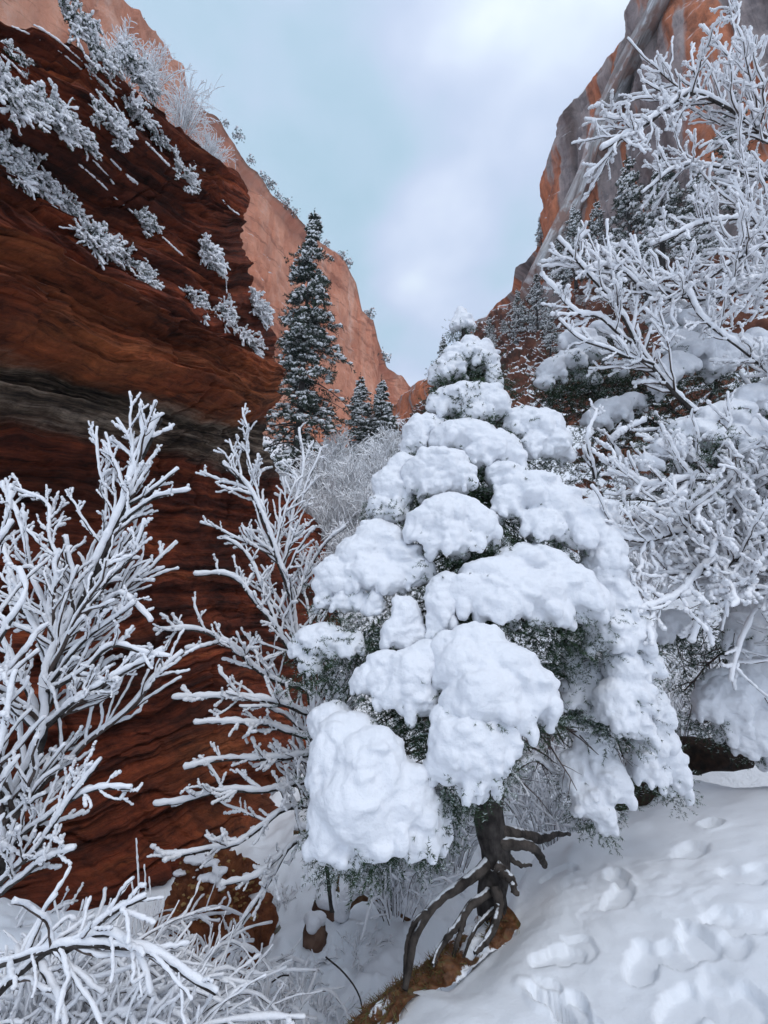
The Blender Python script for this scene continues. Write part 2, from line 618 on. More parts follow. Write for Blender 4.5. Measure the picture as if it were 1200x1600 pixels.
def slope_mat():
    m, t, b = mat('snowy_red_rock')
    g = N(t, 'ShaderNodeNewGeometry')
    n1 = N(t, 'ShaderNodeTexNoise', i_Scale=0.9, i_Detail=7.0, i_Roughness=0.65)
    t.links.new(g.outputs['Position'], n1.inputs['Vector'])
    r1 = ramp(t, [(0.35, (0.045, 0.024, 0.018)), (0.5, (0.15, 0.055, 0.032)), (0.62, (0.27, 0.11, 0.065)), (0.75, (0.22, 0.17, 0.15))])
    t.links.new(n1.outputs['Fac'], r1.inputs['Fac'])
    c = snow_cap(t, r1.outputs[0], 0.36, 0.50, 1.3, 0.32)
    t.links.new(c, b.inputs['Base Color'])
    n4 = N(t, 'ShaderNodeTexNoise', i_Scale=4.0, i_Detail=7.0, i_Roughness=0.7)
    t.links.new(g.outputs['Position'], n4.inputs['Vector'])
    bp = N(t, 'ShaderNodeBump', i_Strength=0.8, i_Distance=0.15)
    t.links.new(n4.outputs['Fac'], bp.inputs['Height'])
    t.links.new(bp.outputs['Normal'], b.inputs['Normal'])
    return m


def ground_mat():
    m, t, b = mat('trodden_snow')
    b.inputs['Roughness'].default_value = 0.6
    at = N(t, 'ShaderNodeVertexColor', layer_name='mask')
    sp = N(t, 'ShaderNodeSeparateColor')
    t.links.new(at.outputs['Color'], sp.inputs[0])
    g = N(t, 'ShaderNodeNewGeometry')
    n = N(t, 'ShaderNodeTexNoise', i_Scale=11.0, i_Detail=7.0, i_Roughness=0.7)
    t.links.new(g.outputs['Position'], n.inputs['Vector'])
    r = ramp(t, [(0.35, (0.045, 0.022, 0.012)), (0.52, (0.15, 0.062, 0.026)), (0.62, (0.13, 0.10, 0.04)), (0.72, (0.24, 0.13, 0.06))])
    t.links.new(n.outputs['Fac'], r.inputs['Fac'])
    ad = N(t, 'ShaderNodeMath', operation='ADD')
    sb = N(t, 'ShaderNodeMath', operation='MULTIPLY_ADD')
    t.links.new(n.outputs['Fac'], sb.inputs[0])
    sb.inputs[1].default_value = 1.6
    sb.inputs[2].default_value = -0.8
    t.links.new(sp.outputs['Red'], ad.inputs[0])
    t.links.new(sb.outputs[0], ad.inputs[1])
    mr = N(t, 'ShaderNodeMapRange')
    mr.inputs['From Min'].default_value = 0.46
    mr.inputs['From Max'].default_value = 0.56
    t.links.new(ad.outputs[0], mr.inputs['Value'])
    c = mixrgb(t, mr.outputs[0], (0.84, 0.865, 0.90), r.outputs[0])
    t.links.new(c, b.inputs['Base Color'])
    n2 = N(t, 'ShaderNodeTexNoise', i_Scale=60.0, i_Detail=5.0, i_Roughness=0.65)
    t.links.new(g.outputs['Position'], n2.inputs['Vector'])
    bp = N(t, 'ShaderNodeBump', i_Strength=0.5, i_Distance=0.005)
    t.links.new(n2.outputs['Fac'], bp.inputs['Height'])
    t.links.new(bp.outputs['Normal'], b.inputs['Normal'])
    return m


CLIFF, WALL, STREAK, SLOPE, GROUND = cliff_mat(), wall_mat(), streak_mat(), slope_mat(), ground_mat()


def grid_quads(nr, nc):
    i = np.arange(nr - 1)[:, None] * nc
    j = np.arange(nc - 1)[None, :]
    a = i + j
    return np.stack([a, a + 1, a + nc + 1, a + nc], -1).reshape(-1, 4)


def grid_mesh(name, V, mats, uv=None, mask=None, flip=False, smooth=True):
    nr, nc = V.shape[:2]
    g = Geo()
    q = grid_quads(nr, nc)
    if flip:
        q = q[:, ::-1]
    g.add(V.reshape(-1, 3), q=q)
    me = g.mesh(name, mats, smooth)
    if uv is not None:
        l = me.uv_layers.new(name='UVMap')
        l.data.foreach_set('uv', uv.reshape(-1, 2)[q.ravel()].astype(np.float32).ravel())
    if mask is not None:
        a = me.color_attributes.new('mask', 'FLOAT_COLOR', 'POINT')
        c = np.ones((nr * nc, 4), np.float32)
        c[:, :3] = mask.reshape(-1, 3)
        a.data.foreach_set('color', c.ravel())
    return me


def bvh_of(me):
    v = np.empty(len(me.vertices) * 3, np.float32)
    me.vertices.foreach_get('co', v)
    vi = np.empty(len(me.loops), np.int32)
    me.loops.foreach_get('vertex_index', vi)
    return BVHTree.FromPolygons([tuple(x) for x in v.reshape(-1, 3).tolist()], vi.reshape(-1, 4).tolist())


def cast(bvh, px, py):
    d = ray(px, py)
    h, n, i, dist = bvh.ray_cast(Vector(CAM), Vector(d / np.linalg.norm(d)))
    return (np.array(h), np.array(n)) if h is not None else (None, None)


# ------------------------------------------------------------------ ground
def bankz(x, y):
    return 0.15 + 0.2 * x - 0.08 * y - 0.02 * np.maximum(x - 3, 0) ** 2


def bank_hit(px, py):
    d = ray(px, py)
    # 1.6 + t dz = .15 + .2 t dx - .08 t dy
    t = 1.45 / (-d[2] + 0.2 * d[0] - 0.08 * d[1])
    return CAM + d * t


EDGE = [bank_hit(*p)[:2] for p in [(585, 1640), (625, 1575), (632, 1528), (700, 1520), (742, 1480), (792, 1425), (806, 1372), (838, 1318), (885, 1288), (965, 1268), (1010, 1235), (1085, 1205), (1140, 1215), (1220, 1212)]]
EDGE = np.array([[0.05, -20], [-0.15, 0.4]] + [list(e) for e in EDGE] + [[6, 4.6], [30, 5.5]])


def edge_dist(x, y):
    """signed: >0 on the bank"""
    best = np.full(x.shape, 1e9)
    sgn = np.ones(x.shape)
    for a, b in zip(EDGE[:-1], EDGE[1:]):
        d = b - a
        l2 = (d ** 2).sum()
        t = np.clip(((x - a[0]) * d[0] + (y - a[1]) * d[1]) / l2, 0, 1)
        dx, dy = x - a[0] - t * d[0], y - a[1] - t * d[1]
        ds = np.hypot(dx, dy)
        cr = d[0] * (y - a[1]) - d[1] * (x - a[0])
        m = ds < best
        best = np.where(m, ds, best)
        sgn = np.where(m, np.where(cr < 0, 1.0, -1.0), sgn)
    ins = np.zeros(x.shape, bool)
    poly = list(EDGE) + [np.array([30, -20.0])]
    for a, b in zip(poly, poly[1:] + poly[:1]):
        c = ((a[1] > y) != (b[1] > y)) & (x < (b[0] - a[0]) * (y - a[1]) / (b[1] - a[1] + 1e-12) + a[0])
        ins ^= c
    return np.where(ins, best, -best)


def gullyz(x, y):
    base = np.interp(y, [-30, 0, 3, 4.5, 6, 8, 10, 12, 16, 22, 60, 150, 400], [-2.5, -1.6, -1.2, -1.2, -1.2, -1.05, -0.5, 0.9, 4.4, 9.0, 24.6, 62, 150])
    w_ = sstep(4, 20, y)
    right = np.maximum(x - (1.0 + 0.03 * y), 0)
    left = np.maximum(-x - (1.2 + 0.12 * y), 0)
    mound = 0.95 * sstep(-0.95, -1.9, x) * sstep(4.6, 3.4, y)
    return base + mound + right * (0.10 + 0.35 * w_) + left * (0.10 + 0.3 * w_)


rgF = np.random.RandomState(5)
PRINTS = []
for (px, py, n_, spx, spy) in [(1000, 1500, 16, 110, 60), (1080, 1440, 14, 90, 60), (880, 1555, 3, 30, 20), (1150, 1560, 12, 60, 40), (1000, 1385, 8, 90, 30), (1130, 1360, 6, 60, 30)]:
    for _ in range(max(2, n_ // 2)):
        h = bank_hit(px + rgF.normal() * spx, py + rgF.normal() * spy)
        PRINTS.append((h[0], h[1], rgF.uniform(0.10, 0.16), rgF.uniform(0.055, 0.08), rgF.normal() * 0.5 + 0.9, rgF.uniform(0.022, 0.05)))
h_ = bank_hit(862, 1560)
PRINTS.append((h_[0], h_[1], 0.11, 0.05, 2.2, 0.10))
h_ = bank_hit(1112, 1288)
PRINTS.append((h_[0], h_[1], 0.07, 0.05, 0.4, 0.08))


SOILSEG = (bank_hit(640, 1565)[:2], bank_hit(775, 1425)[:2])


def groundz(x, y, fine=True):
    e = edge_dist(x, y)
    q = np.stack([x, y, 0 * x], -1)
    wob = 0.05 * vn(q * 2.3, 40) + 0.025 * vn(q * 6.0, 41)
    e = e + wob * 0.5
    zb = bankz(x, y)
    zg = gullyz(x, y)
    far = sstep(5.5, 9.0, y)
    zb = zb * (1 - far) + np.maximum(zg, -5) * far
    k = sstep(-0.55, 0.02, e)
    sa, sb_ = SOILSEG
    sdv = sb_ - sa
    st_ = np.clip(((x - sa[0]) * sdv[0] + (y - sa[1]) * sdv[1]) / (sdv ** 2).sum(), 0, 1)
    sdist = np.hypot(x - sa[0] - st_ * sdv[0], y - sa[1] - st_ * sdv[1])
    lw = sstep(0.95, 0.45, sdist) * (e < 0.05)
    k = np.maximum(k, lw * np.clip(1 + e / 0.95, 0, 1) * 0.88)
    lip = -0.07 * sstep(0.30, 0.0, np.abs(e))
    z = zg * (1 - k) + (zb + lip) * k
    if fine:
        z = z + 0.05 * fbm(q * 0.8, 3, 50) * (1 + sstep(8, 20, y) * 4)
        rough = (1 - k) * sstep(60, 5, y)
        z = z + rough * (0.10 * fbm(q * 1.8, 4, 60) + 0.045 * np.maximum(fbm(q * 6.5, 3, 61), -0.2))
        z = z + 0.006 * fbm(q * 9, 3, 70)
        tr = np.zeros_like(x)
        for (cx, cy, a, b, th, dp) in PRINTS:
            m = (np.abs(x - cx) < 0.5) & (np.abs(y - cy) < 0.5)
            dx, dy = x[m] - cx, y[m] - cy
            u = dx * math.cos(th) + dy * math.sin(th)
            v = -dx * math.sin(th) + dy * math.cos(th)
            r = np.sqrt((u / a) ** 2 + (v / b) ** 2)
            r = r + 0.25 * vn(np.stack([dx * 18 + cx, dy * 18, 0 * dx], -1), 3)
            tn = -dp * sstep(1.08, 0.86, r)
            tr[m] = np.minimum(tr[m], tn) + 0.15 * dp * np.exp(-((r - 1.4) / 0.3) ** 2)
        tr = np.clip(tr, -0.10, 0.02)
        # scuffed trail
        P0, P1 = bank_hit(1020, 1330)[:2], bank_hit(1060, 1640)[:2]
        d = P1 - P0
        t = ((x - P0[0]) * d[0] + (y - P0[1]) * d[1]) / (d ** 2).sum()
        perp = np.abs((x - P0[0]) * d[1] - (y - P0[1]) * d[0]) / np.sqrt((d ** 2).sum())
        sc = sstep(0.75, 0.25, perp) * sstep(-0.3, 0.1, t) * sstep(3.0, 1.5, t)
        z = z + tr * 0.9 + sc * sstep(-0.2, 0.35, fbm(q * 1.6, 2, 86)) * 0.75 * (0.012 * (np.abs(fbm(q * 5.5, 3, 81)) - 0.4) + 0.004 * vn(q * 21, 83) - 0.012 * np.exp(-np.abs(fbm(q * 5.0, 3, 84)) / 0.07) + 0.007 * np.round(vn(q * 7, 85) * 2) / 2 - 0.01)
    return z


def build_ground():
    n = 760
    s = np.linspace(-1, 1, n)
    cx, cy = 0.7, 3.0
    k = 6.6
    X = cx + 120 * np.sinh(k * s) / math.sinh(k)
    Y = cy + 300 * np.sinh(k * s) / math.sinh(k)
    Y = Y[Y > -25]
    x, y = np.meshgrid(X, Y)
    z = groundz(x, y)
    V = np.stack([x, y, z], -1)
    e = edge_dist(x, y)
    # bare soil below the snow lip left of the roots
    a, b = SOILSEG
    d = b - a
    t = np.clip(((x - a[0]) * d[0] + (y - a[1]) * d[1]) / (d ** 2).sum(), -0.2, 1.1)
    dist = np.hypot(x - a[0] - t * d[0], y - a[1] - t * d[1])
    soil = sstep(0.60, 0.20, dist) * sstep(-0.03, -0.10, e)
    # soil colour also paints in the shade of the hollows beneath the low boughs
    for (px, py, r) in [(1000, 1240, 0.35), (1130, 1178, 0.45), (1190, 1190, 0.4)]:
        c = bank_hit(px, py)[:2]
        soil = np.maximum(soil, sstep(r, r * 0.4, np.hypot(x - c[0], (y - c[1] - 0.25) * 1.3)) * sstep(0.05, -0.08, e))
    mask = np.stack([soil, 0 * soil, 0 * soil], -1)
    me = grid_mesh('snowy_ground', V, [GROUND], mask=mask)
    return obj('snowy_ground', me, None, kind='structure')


build_ground()


def gz(x, y):
    return float(groundz(np.array([float(x)]), np.array([float(y)]))[0])


def GH(px, py):
    ys = np.concatenate([np.linspace(1.2, 9, 500), np.linspace(9.05, 60, 500)])
    p = P(np.full(ys.shape, float(px)), np.full(ys.shape, float(py)), ys)
    z = groundz(p[:, 0], p[:, 1], False)
    i = np.argmax(p[:, 2] < z)
    return p[i]


# ------------------------------------------------------------------ dark overhanging cliff on the left
NPL = nrm(np.array([4.7, -1.7, 0.0]))          # pointing out of the rock, into the canyon
PL0 = np.array([-4.0, 4.8, 0.0])


def plane_hit(px, py, off):
    d = ray(px, py)
    num = ((PL0 - CAM) * NPL).sum() + off
    t = num / (d * NPL).sum(-1)
    return CAM + d * t[..., None]


ROWS = [
    ([(-260, -130), (0, 22), (100, 66), (170, 118), (250, 192), (320, 246), (372, 262), (386, 292)], -0.10),
    ([(-260, -80), (0, 60), (100, 112), (180, 175), (250, 235), (330, 285), (388, 318)], 0.05),
    ([(-260, -20), (0, 110), (120, 175), (200, 240), (300, 310), (389, 345)], 0.12),
    ([(-260, 30), (0, 170), (120, 235), (220, 300), (310, 350), (372, 352)], 0.02),
    ([(-260, 90), (0, 225), (130, 290), (240, 345), (330, 395), (386, 405)], 0.12),
    ([(-260, 150), (0, 285), (130, 352), (260, 415), (350, 455), (402, 455)], 0.16),
    ([(-260, 230), (0, 330), (130, 400), (230, 455), (330, 510), (436, 528)], 0.34),
    ([(-260, 310), (0, 385), (150, 440), (270, 500), (380, 548), (440, 580)], 0.62),
    ([(-260, 430), (0, 470), (180, 535), (300, 580), (400, 622), (438, 618)], 0.72),
    ([(-260, 520), (0, 538), (180, 590), (300, 635), (380, 655), (424, 645)], 0.45),
    ([(-260, 560), (0, 575), (100, 590), (200, 628), (320, 668), (417, 662)], -0.05),
    ([(-260, 590), (0, 600), (120, 625), (220, 660), (330, 690), (417, 700)], 0.05),
    ([(-260, 680), (0, 670), (200, 710), (330, 735), (440, 752)], -0.45),
    ([(-260, 800), (0, 780), (200, 800), (350, 815), (500, 830)], -0.35),
    ([(-260, 930), (0, 910), (200, 920), (350, 915), (530, 915)], -0.15),
    ([(-260, 1060), (0, 1045), (200, 1040), (350, 1010), (530, 990)], 0.15),
    ([(-260, 1180), (0, 1170), (200, 1130), (350, 1080), (530, 1050)], 0.15),
    ([(-260, 1330), (0, 1300), (180, 1250), (330, 1170), (530, 1120)], 0.55),
    ([(-260, 1450), (0, 1420), (180, 1370), (330, 1290), (530, 1220)], 0.85),
    ([(-260, 1560), (0, 1540), (180, 1490), (330, 1440), (520, 1360)], 1.15),
    ([(-260, 1760), (0, 1700), (180, 1650), (330, 1600), (520, 1560)], 1.45),
]


SOILROWS = ([(765, 1405, 3.22), (712, 1432, 3.20), (655, 1485, 3.12), (590, 1545, 3.0), (505, 1620, 2.85), (460, 1700, 2.8)], [(815, 1445, 2.98), (765, 1495, 2.86), (722, 1530, 2.74), (650, 1552, 2.62), (612, 1640, 2.42), (600, 1720, 2.3)])


def build_cliff():
    ncol = 600
    R = np.array([resample(r[0], 200) for r in ROWS])
    # even columns
    R = np.array([resample(r, ncol) for r in R])
    off = np.array([r[1] for r in ROWS])
    nr = len(ROWS)
    vv = np.linspace(0, nr - 1, 880)
    i = np.clip(np.floor(vv).astype(int), 0, nr - 2)
    f = (vv - i)
    fs = f * f * (3 - 2 * f) * 0.5 + f * 0.5
    A = R[i] * (1 - fs[:, None, None]) + R[i + 1] * fs[:, None, None]
    O = off[i] * (1 - fs) + off[i + 1] * fs
    O = O[:, None] * np.ones((1, ncol))
    u = np.linspace(0, 1, ncol)[None, :] * np.ones((len(vv), 1))
    V = plane_hit(A[..., 0], A[..., 1], O)
    along = (V - PL0) @ np.array([1.7, 4.7, 0]) / 5.0
    # bed coordinate in metres (mean height of row) so beds follow the rows
    zc = V[:, ncol // 2, 2]
    bed = zc[:, None] * np.ones((1, ncol))
    q = np.stack([along * 0.13, bed * 1.0 + 0.12 * vn(np.stack([along * 0.3, bed * 0.3, 0 * bed], -1), 2), 0 * bed], -1)
    q2 = q * np.array([1, 1, 1])
    lam = vn(q2 * np.array([1.0, 3.5, 1]), 11) * 0.14 + vn(q2 * np.array([2.0, 8, 1]), 12) * 0.10 + np.abs(vn(q2 * np.array([4.0, 15, 1]), 13)) * -0.13 + vn(q2 * np.array([7.0, 28, 1]), 14) * 0.035
    steps = np.round(vn(q2 * np.array([1.6, 4.0, 1]), 15) * 2.5) / 2.5 * 0.26
    blocks = 0.13 * fbm(np.stack([along * 0.7, bed * 0.7, 0 * bed], -1), 4, 16)
    fine = 0.02 * fbm(np.stack([along * 6, bed * 14, 0 * bed], -1), 3, 18)
    upper = sstep(3.0, 6.0, vv)[:, None] * 0 + 1
    jt = np.abs(vn(np.stack([along * 0.9 + 0.3 * vn(np.stack([along, bed, 0 * bed], -1), 24), np.floor(bed * 1.3 + 0.6 * vn(np.stack([along * 0.2, bed * 0.2, 0 * bed], -1), 27)), 0 * bed], -1), 25))
    jts = -0.16 * np.exp(-(jt / 0.035) ** 2)
    blk = 0.10 * np.round(vn(np.stack([along * 0.8, bed * 2.2, 0 * bed], -1), 26) * 2)
    D = (lam + steps + blocks + fine + jts + blk * 0.8) * upper
    D = D * (1 - 0.55 * sstep(0.86, 1.0, u)) * (1 - 0.42 * sstep(11.5, 14, vv))[:, None]
    V = V + NPL * D[..., None]
    # small jitter of the heights for ragged silhouettes
    V[..., 2] += 0.04 * fbm(np.stack([along * 3, bed * 3, 0 * bed + 4], -1), 3, 20)
    # turn the corner at the far end, into the side canyon
    nb = 26
    last = V[:, -1:, :]
    k = np.linspace(0, 1, nb + 1)[1:][None, :, None]
    back = last + k * np.array([-5.5, 3.2, 0]) + np.sin(k * math.pi / 2) * np.array([-0.15, 0.6, 0])
    back = back + 0.15 * fbm(back * np.array([0.8, 0.8, 2.5]), 3, 22)[..., None] * np.array([0.3, 1.0, 0]) * np.minimum(k * 6, 1)
    V = np.concatenate([V, back], 1)
    # top going back from the skyline
    tk = np.linspace(1, 0, 12)[:-1][:, None, None]
    top = V[:1] + tk * np.array([-4.2, 1.6, 1.4])
    top[..., 2] += -0.5 * np.minimum(tk[..., 0] * 4, 1) + 0.2 * fbm(top * 0.8, 3, 23)
    V = np.concatenate([top, V], 0)
    nrr, ncc = V.shape[:2]
    uvx = np.concatenate([along, along[:, -1:] + np.linspace(0, 6, nb + 1)[1:][None, :]], 1)
    uvy = np.concatenate([bed, bed[:, -1:] * np.ones((1, nb))], 1)
    uvx = np.concatenate([np.repeat(uvx[:1], 11, 0), uvx], 0)
    uvy = np.concatenate([uvy[:1] + np.linspace(3, 0.1, 11)[:, None], uvy], 0)
    uv = np.stack([uvx, uvy], -1)
    vm = np.r_[np.zeros(11), vv]
    red = sstep(9.35, 9.6, vm + 0.25 * math.sin(1.0)) * sstep(12.1, 11.5, vm)
    uu = np.concatenate([u[0], np.ones(nb)])
    red = red[:, None] * (0.25 + 0.75 * sstep(0.05, 0.3, uu))[None, :]
    grn = (sstep(6.2, 7.0, vm) * sstep(10.1, 9.4, vm))[:, None] * np.ones((1, ncc)) * (0.55 + 0.35 * vn(np.stack([uvx * 0.7, uvy * 0.9, 0 * uvx], -1), 31))
    grn2 = (sstep(16.0, 17.2, vm) * sstep(20, 19, vm))[:, None] * np.ones((1, ncc)) * (0.30 + 0.3 * vn(np.stack([uvx * 0.7, uvy * 0.9, 0 * uvx], -1), 32))
    mask = np.stack([red, np.clip(grn + grn2, 0, 1), 0 * red + sstep(9.0, 5.0, vm)[:, None]], -1)
    me = grid_mesh('overhanging_cliff', V, [CLIFF], uv=uv, mask=mask, flip=True)
    obj('overhanging_cliff', me, None, kind='structure')
    return bvh_of(me)


CB = build_cliff()


# ------------------------------------------------------------------ far canyon walls: rim traced, faces dropped vertically
def drop_wall(name, rim, m, zbase, batter, disp, ncol, nrow, back, seed, dens=None):
    pts = np.array([P(a, b, c) for a, b, c in rim])
    R = np.stack([np.interp(np.linspace(0, 1, ncol), np.linspace(0, 1, len(pts)), pts[:, k]) for k in range(3)], -1)
    s = np.r_[0, np.cumsum(np.linalg.norm(np.diff(pts[:, :2], axis=0), axis=1))]
    q = np.linspace(0, s[-1], ncol)
    R = np.stack([np.interp(q, s, pts[:, k]) for k in range(3)], -1)
    R[:, 2] += fbm(np.stack([q * 0.25, 0 * q, 0 * q], -1), 4, seed) * 0.9
    tang = nrm(np.gradient(R[:, :2], axis=0))
    k_ = np.ones(25) / 25
    tang = np.stack([np.convolve(np.pad(tang[:, c], 12, 'edge'), k_, 'valid') for c in (0, 1)], -1)
    nrmv = nrm(np.stack([tang[:, 1], -tang[:, 0]], -1))        # right of travel
    if (nrmv[ncol // 2] * (-R[ncol // 2, :2])).sum() < 0:
        nrmv = -nrmv
    t = np.linspace(0, 1, nrow) ** 0.9
    z = R[None, :, 2] * (1 - t[:, None]) + zbase * t[:, None]
    dz = R[None, :, 2] - z
    x = R[None, :, 0] + nrmv[None, :, 0] * dz * batter
    y = R[None, :, 1] + nrmv[None, :, 1] * dz * batter
    D = disp(q[None, :] + 0 * z, z, dz)
    x = x + nrmv[None, :, 0] * D
    y = y + nrmv[None, :, 1] * D
    V = np.stack([x, y, z], -1)
    tb = np.linspace(1, 0, 8)[:-1]
    top = np.stack([V[0][None, :, 0] - nrmv[None, :, 0] * back * tb[:, None], V[0][None, :, 1] - nrmv[None, :, 1] * back * tb[:, None],
                    V[0][None, :, 2] - 0.12 * back * tb[:, None] + 0 * q[None]], -1)
    V = np.concatenate([top, V], 0)
    uv = np.stack([np.broadcast_to(q[None], V.shape[:2]), V[..., 2] + 0 * V[..., 0]], -1)
    me = grid_mesh(name, V, [m], uv=uv)
    obj(name, me, None, kind='structure')
    return me, V


def disp_orange(s, z, dz):
    q = np.stack([s * 0.10, z * 0.012, 0 * s], -1)
    d = 2.6 * fbm(q, 3, 200)
    r = np.abs(vn(np.stack([s * 0.28, z * 0.03, 0 * s], -1), 205))
    d = d - 0.6 * np.exp(-(r / 0.10) ** 2) * (0.5 + 0.5 * vn(np.stack([s * 0.05, z * 0.05, 0 * s + 3], -1), 208))
    sl = np.round(vn(np.stack([s * 0.05 + z * 0.01, z * 0.05, 0 * s], -1), 206) * 4) / 4 * 1.6
    d = d + sl * 1.3 + 0.6 * fbm(np.stack([s * 0.5, z * 0.35, 0 * s], -1), 4, 207)
    d = d + 2.2 * sstep(1.5, 0.0, dz) * -1
    d = d + 3.0 * np.clip(vn(np.stack([s * 0.07, 0 * z, 0 * s], -1), 209), 0, 1) * sstep(0, 30, dz)
    return d * sstep(0, 1.5, dz)


drop_wall('canyon_wall', [(-260, -420, 26), (60, -190, 38), (130, -70, 44), (182, 0, 50), (245, 82, 58), (300, 150, 67), (345, 192, 76), (385, 250, 85), (430, 308, 95),
                          (470, 342, 103), (512, 388, 113), (540, 408, 119), (556, 440, 123), (566, 486, 126), (583, 500, 130), (590, 532, 133), (604, 570, 139), (632, 594, 145),
                          (660, 624, 151), (700, 690, 158), (760, 790, 170)], WALL, 5.0, 0.03, disp_orange, 520, 300, 60, 90)


def disp_streak(s, z, dz):
    q = np.stack([s * 0.10, z * 0.02, 0 * s], -1)
    d = 2.2 * fbm(q, 3, 300)
    # slanting slabs: each steps out below a line that climbs towards the near end
    for k, (c, amp, wd, sl) in enumerate([(-8, 3.4, 2.6, 1.05), (5.0, 2.8, 2.0, 1.1), (17, 2.2, 1.6, 0.95), (30, 1.6, 1.2, 1.0)]):
        ln = (s * sl - c + 3.5 * fbm(np.stack([s * 0.08, z * 0.05, 0 * s], -1), 3, 310 + k)) - dz * 0.9
        d = d + amp * sstep(wd, -wd, ln)
    r = np.abs(vn(np.stack([s * 0.35, z * 0.04, 0 * s], -1), 305))
    d = d - 0.8 * np.exp(-(r / 0.12) ** 2)
    d = d + 0.5 * np.round(vn(np.stack([s * 0.3, z * 0.22, 0 * s], -1), 306) * 3) / 3 + 0.35 * fbm(np.stack([s * 0.6, z * 0.5, 0 * s], -1), 4, 307)
    return d * sstep(0, 1.0, dz)


SW, SWV = drop_wall('streaked_cliff', [(610, 668, 88), (655, 640, 80), (700, 585, 72), (722, 552, 69), (742, 503, 66), (768, 482, 63), (800, 455, 60), (806, 425, 57), (838, 395, 54), (852, 350, 51), (868, 300, 48),
                                        (868, 240, 46), (878, 196, 44), (905, 150, 42), (930, 112, 40), (962, 75, 38), (986, 42, 36), (990, 0, 34), (1030, -90, 30), (1120, -280, 26), (1300, -560, 20), (1600, -1100, 14)],
                    STREAK, 6.0, 0.10, disp_streak, 620, 320, 40, 95)


def ramp_mat():
    m, t, b = mat('wet_slickrock')
    n1 = uvnoise(t, 0.10, 1.1, 7, 0.62, 0.5)
    r1 = ramp(t, [(0.34, (0.12, 0.10, 0.095)), (0.42, (0.28, 0.25, 0.24)), (0.49, (0.46, 0.45, 0.45)), (0.56, (0.70, 0.71, 0.73)), (0.66, (0.8, 0.82, 0.85))])
    t.links.new(n1.outputs['Fac'], r1.inputs['Fac'])
    n2 = uvnoise(t, 0.3, 0.5, 4, 0.6, 0.6, (4, 4, 0))
    mr = N(t, 'ShaderNodeMapRange')
    mr.inputs['From Min'].default_value = 0.47
    mr.inputs['From Max'].default_value = 0.58
    t.links.new(n2.outputs['Fac'], mr.inputs['Value'])
    c = mixrgb(t, mr.outputs[0], r1.outputs[0], (0.27, 0.17, 0.14))
    t.links.new(c, b.inputs['Base Color'])
    n4 = uvnoise(t, 0.3, 3.0, 7, 0.7, 0.3)
    bp = N(t, 'ShaderNodeBump', i_Strength=0.8, i_Distance=0.4)
    t.links.new(n4.outputs['Fac'], bp.inputs['Height'])
    t.links.new(bp.outputs['Normal'], b.inputs['Normal'])
    return m


def build_ramp(Lp, Rp, seed, thick_=1.5):
    bv = bvh_of(SW)
    nL, nA = 220, 50
    A, B = resample(np.array(Lp, float), nL), resample(np.array(Rp, float), nL)
    V = np.zeros((nL, nA, 3))
    dep = []
    mid = (A + B) / 2
    for k in range(nL):
        h, n_ = cast(bv, mid[k, 0] + 6, mid[k, 1] + 6)
        dep.append(h[1] if h is not None else np.nan)
    dep = np.array(dep)
    ok = ~np.isnan(dep)
    dep = np.interp(np.arange(nL), np.arange(nL)[ok], dep[ok])
    dep = np.convolve(np.pad(dep, 20, 'edge'), np.ones(41) / 41, 'valid')
    for j in range(nA):
        w_ = j / (nA - 1)
        q = A * (1 - w_) + B * w_
        bul = math.sin(math.pi * w_) ** 0.5
        V[:, j] = P(q[:, 0], q[:, 1], dep * (1.0 - 0.05 * bul + 0.015 * (1 - w_)))
    s_ = np.r_[0, np.cumsum(np.linalg.norm(np.diff(V[:, nA // 2], axis=0), axis=1))][:, None] * np.ones((1, nA))
    wd = np.linalg.norm(V[:, -1] - V[:, 0], axis=-1)[:, None] * np.linspace(0, 1, nA)[None]
    q = np.stack([s_ * 0.12, wd * 0.9, 0 * wd + seed], -1)
    D = 0.9 * fbm(q, 4, seed) + 0.5 * np.round(vn(q * 2, seed + 3) * 2) / 2
    fade = np.minimum(1, 4 * np.minimum(np.linspace(0, 1, nA), 1 - np.linspace(0, 1, nA)))[None]
    V = V + np.array([-0.6, -0.7, 0.2]) * (D * fade)[..., None]
    me = grid_mesh('slickrock_ramp', V, [ramp_mat()], uv=np.stack([s_, wd], -1))
    obj('slickrock_ramp', me, None, kind='structure')


build_ramp([(1050, -60), (1000, 30), (958, 110), (925, 190), (905, 260), (868, 340), (838, 400), (808, 462), (780, 500), (750, 560)],
           [(1075, -60), (1030, 40), (985, 140), (962, 210), (940, 270), (900, 350), (876, 405), (852, 460), (838, 500), (820, 560)], 500)


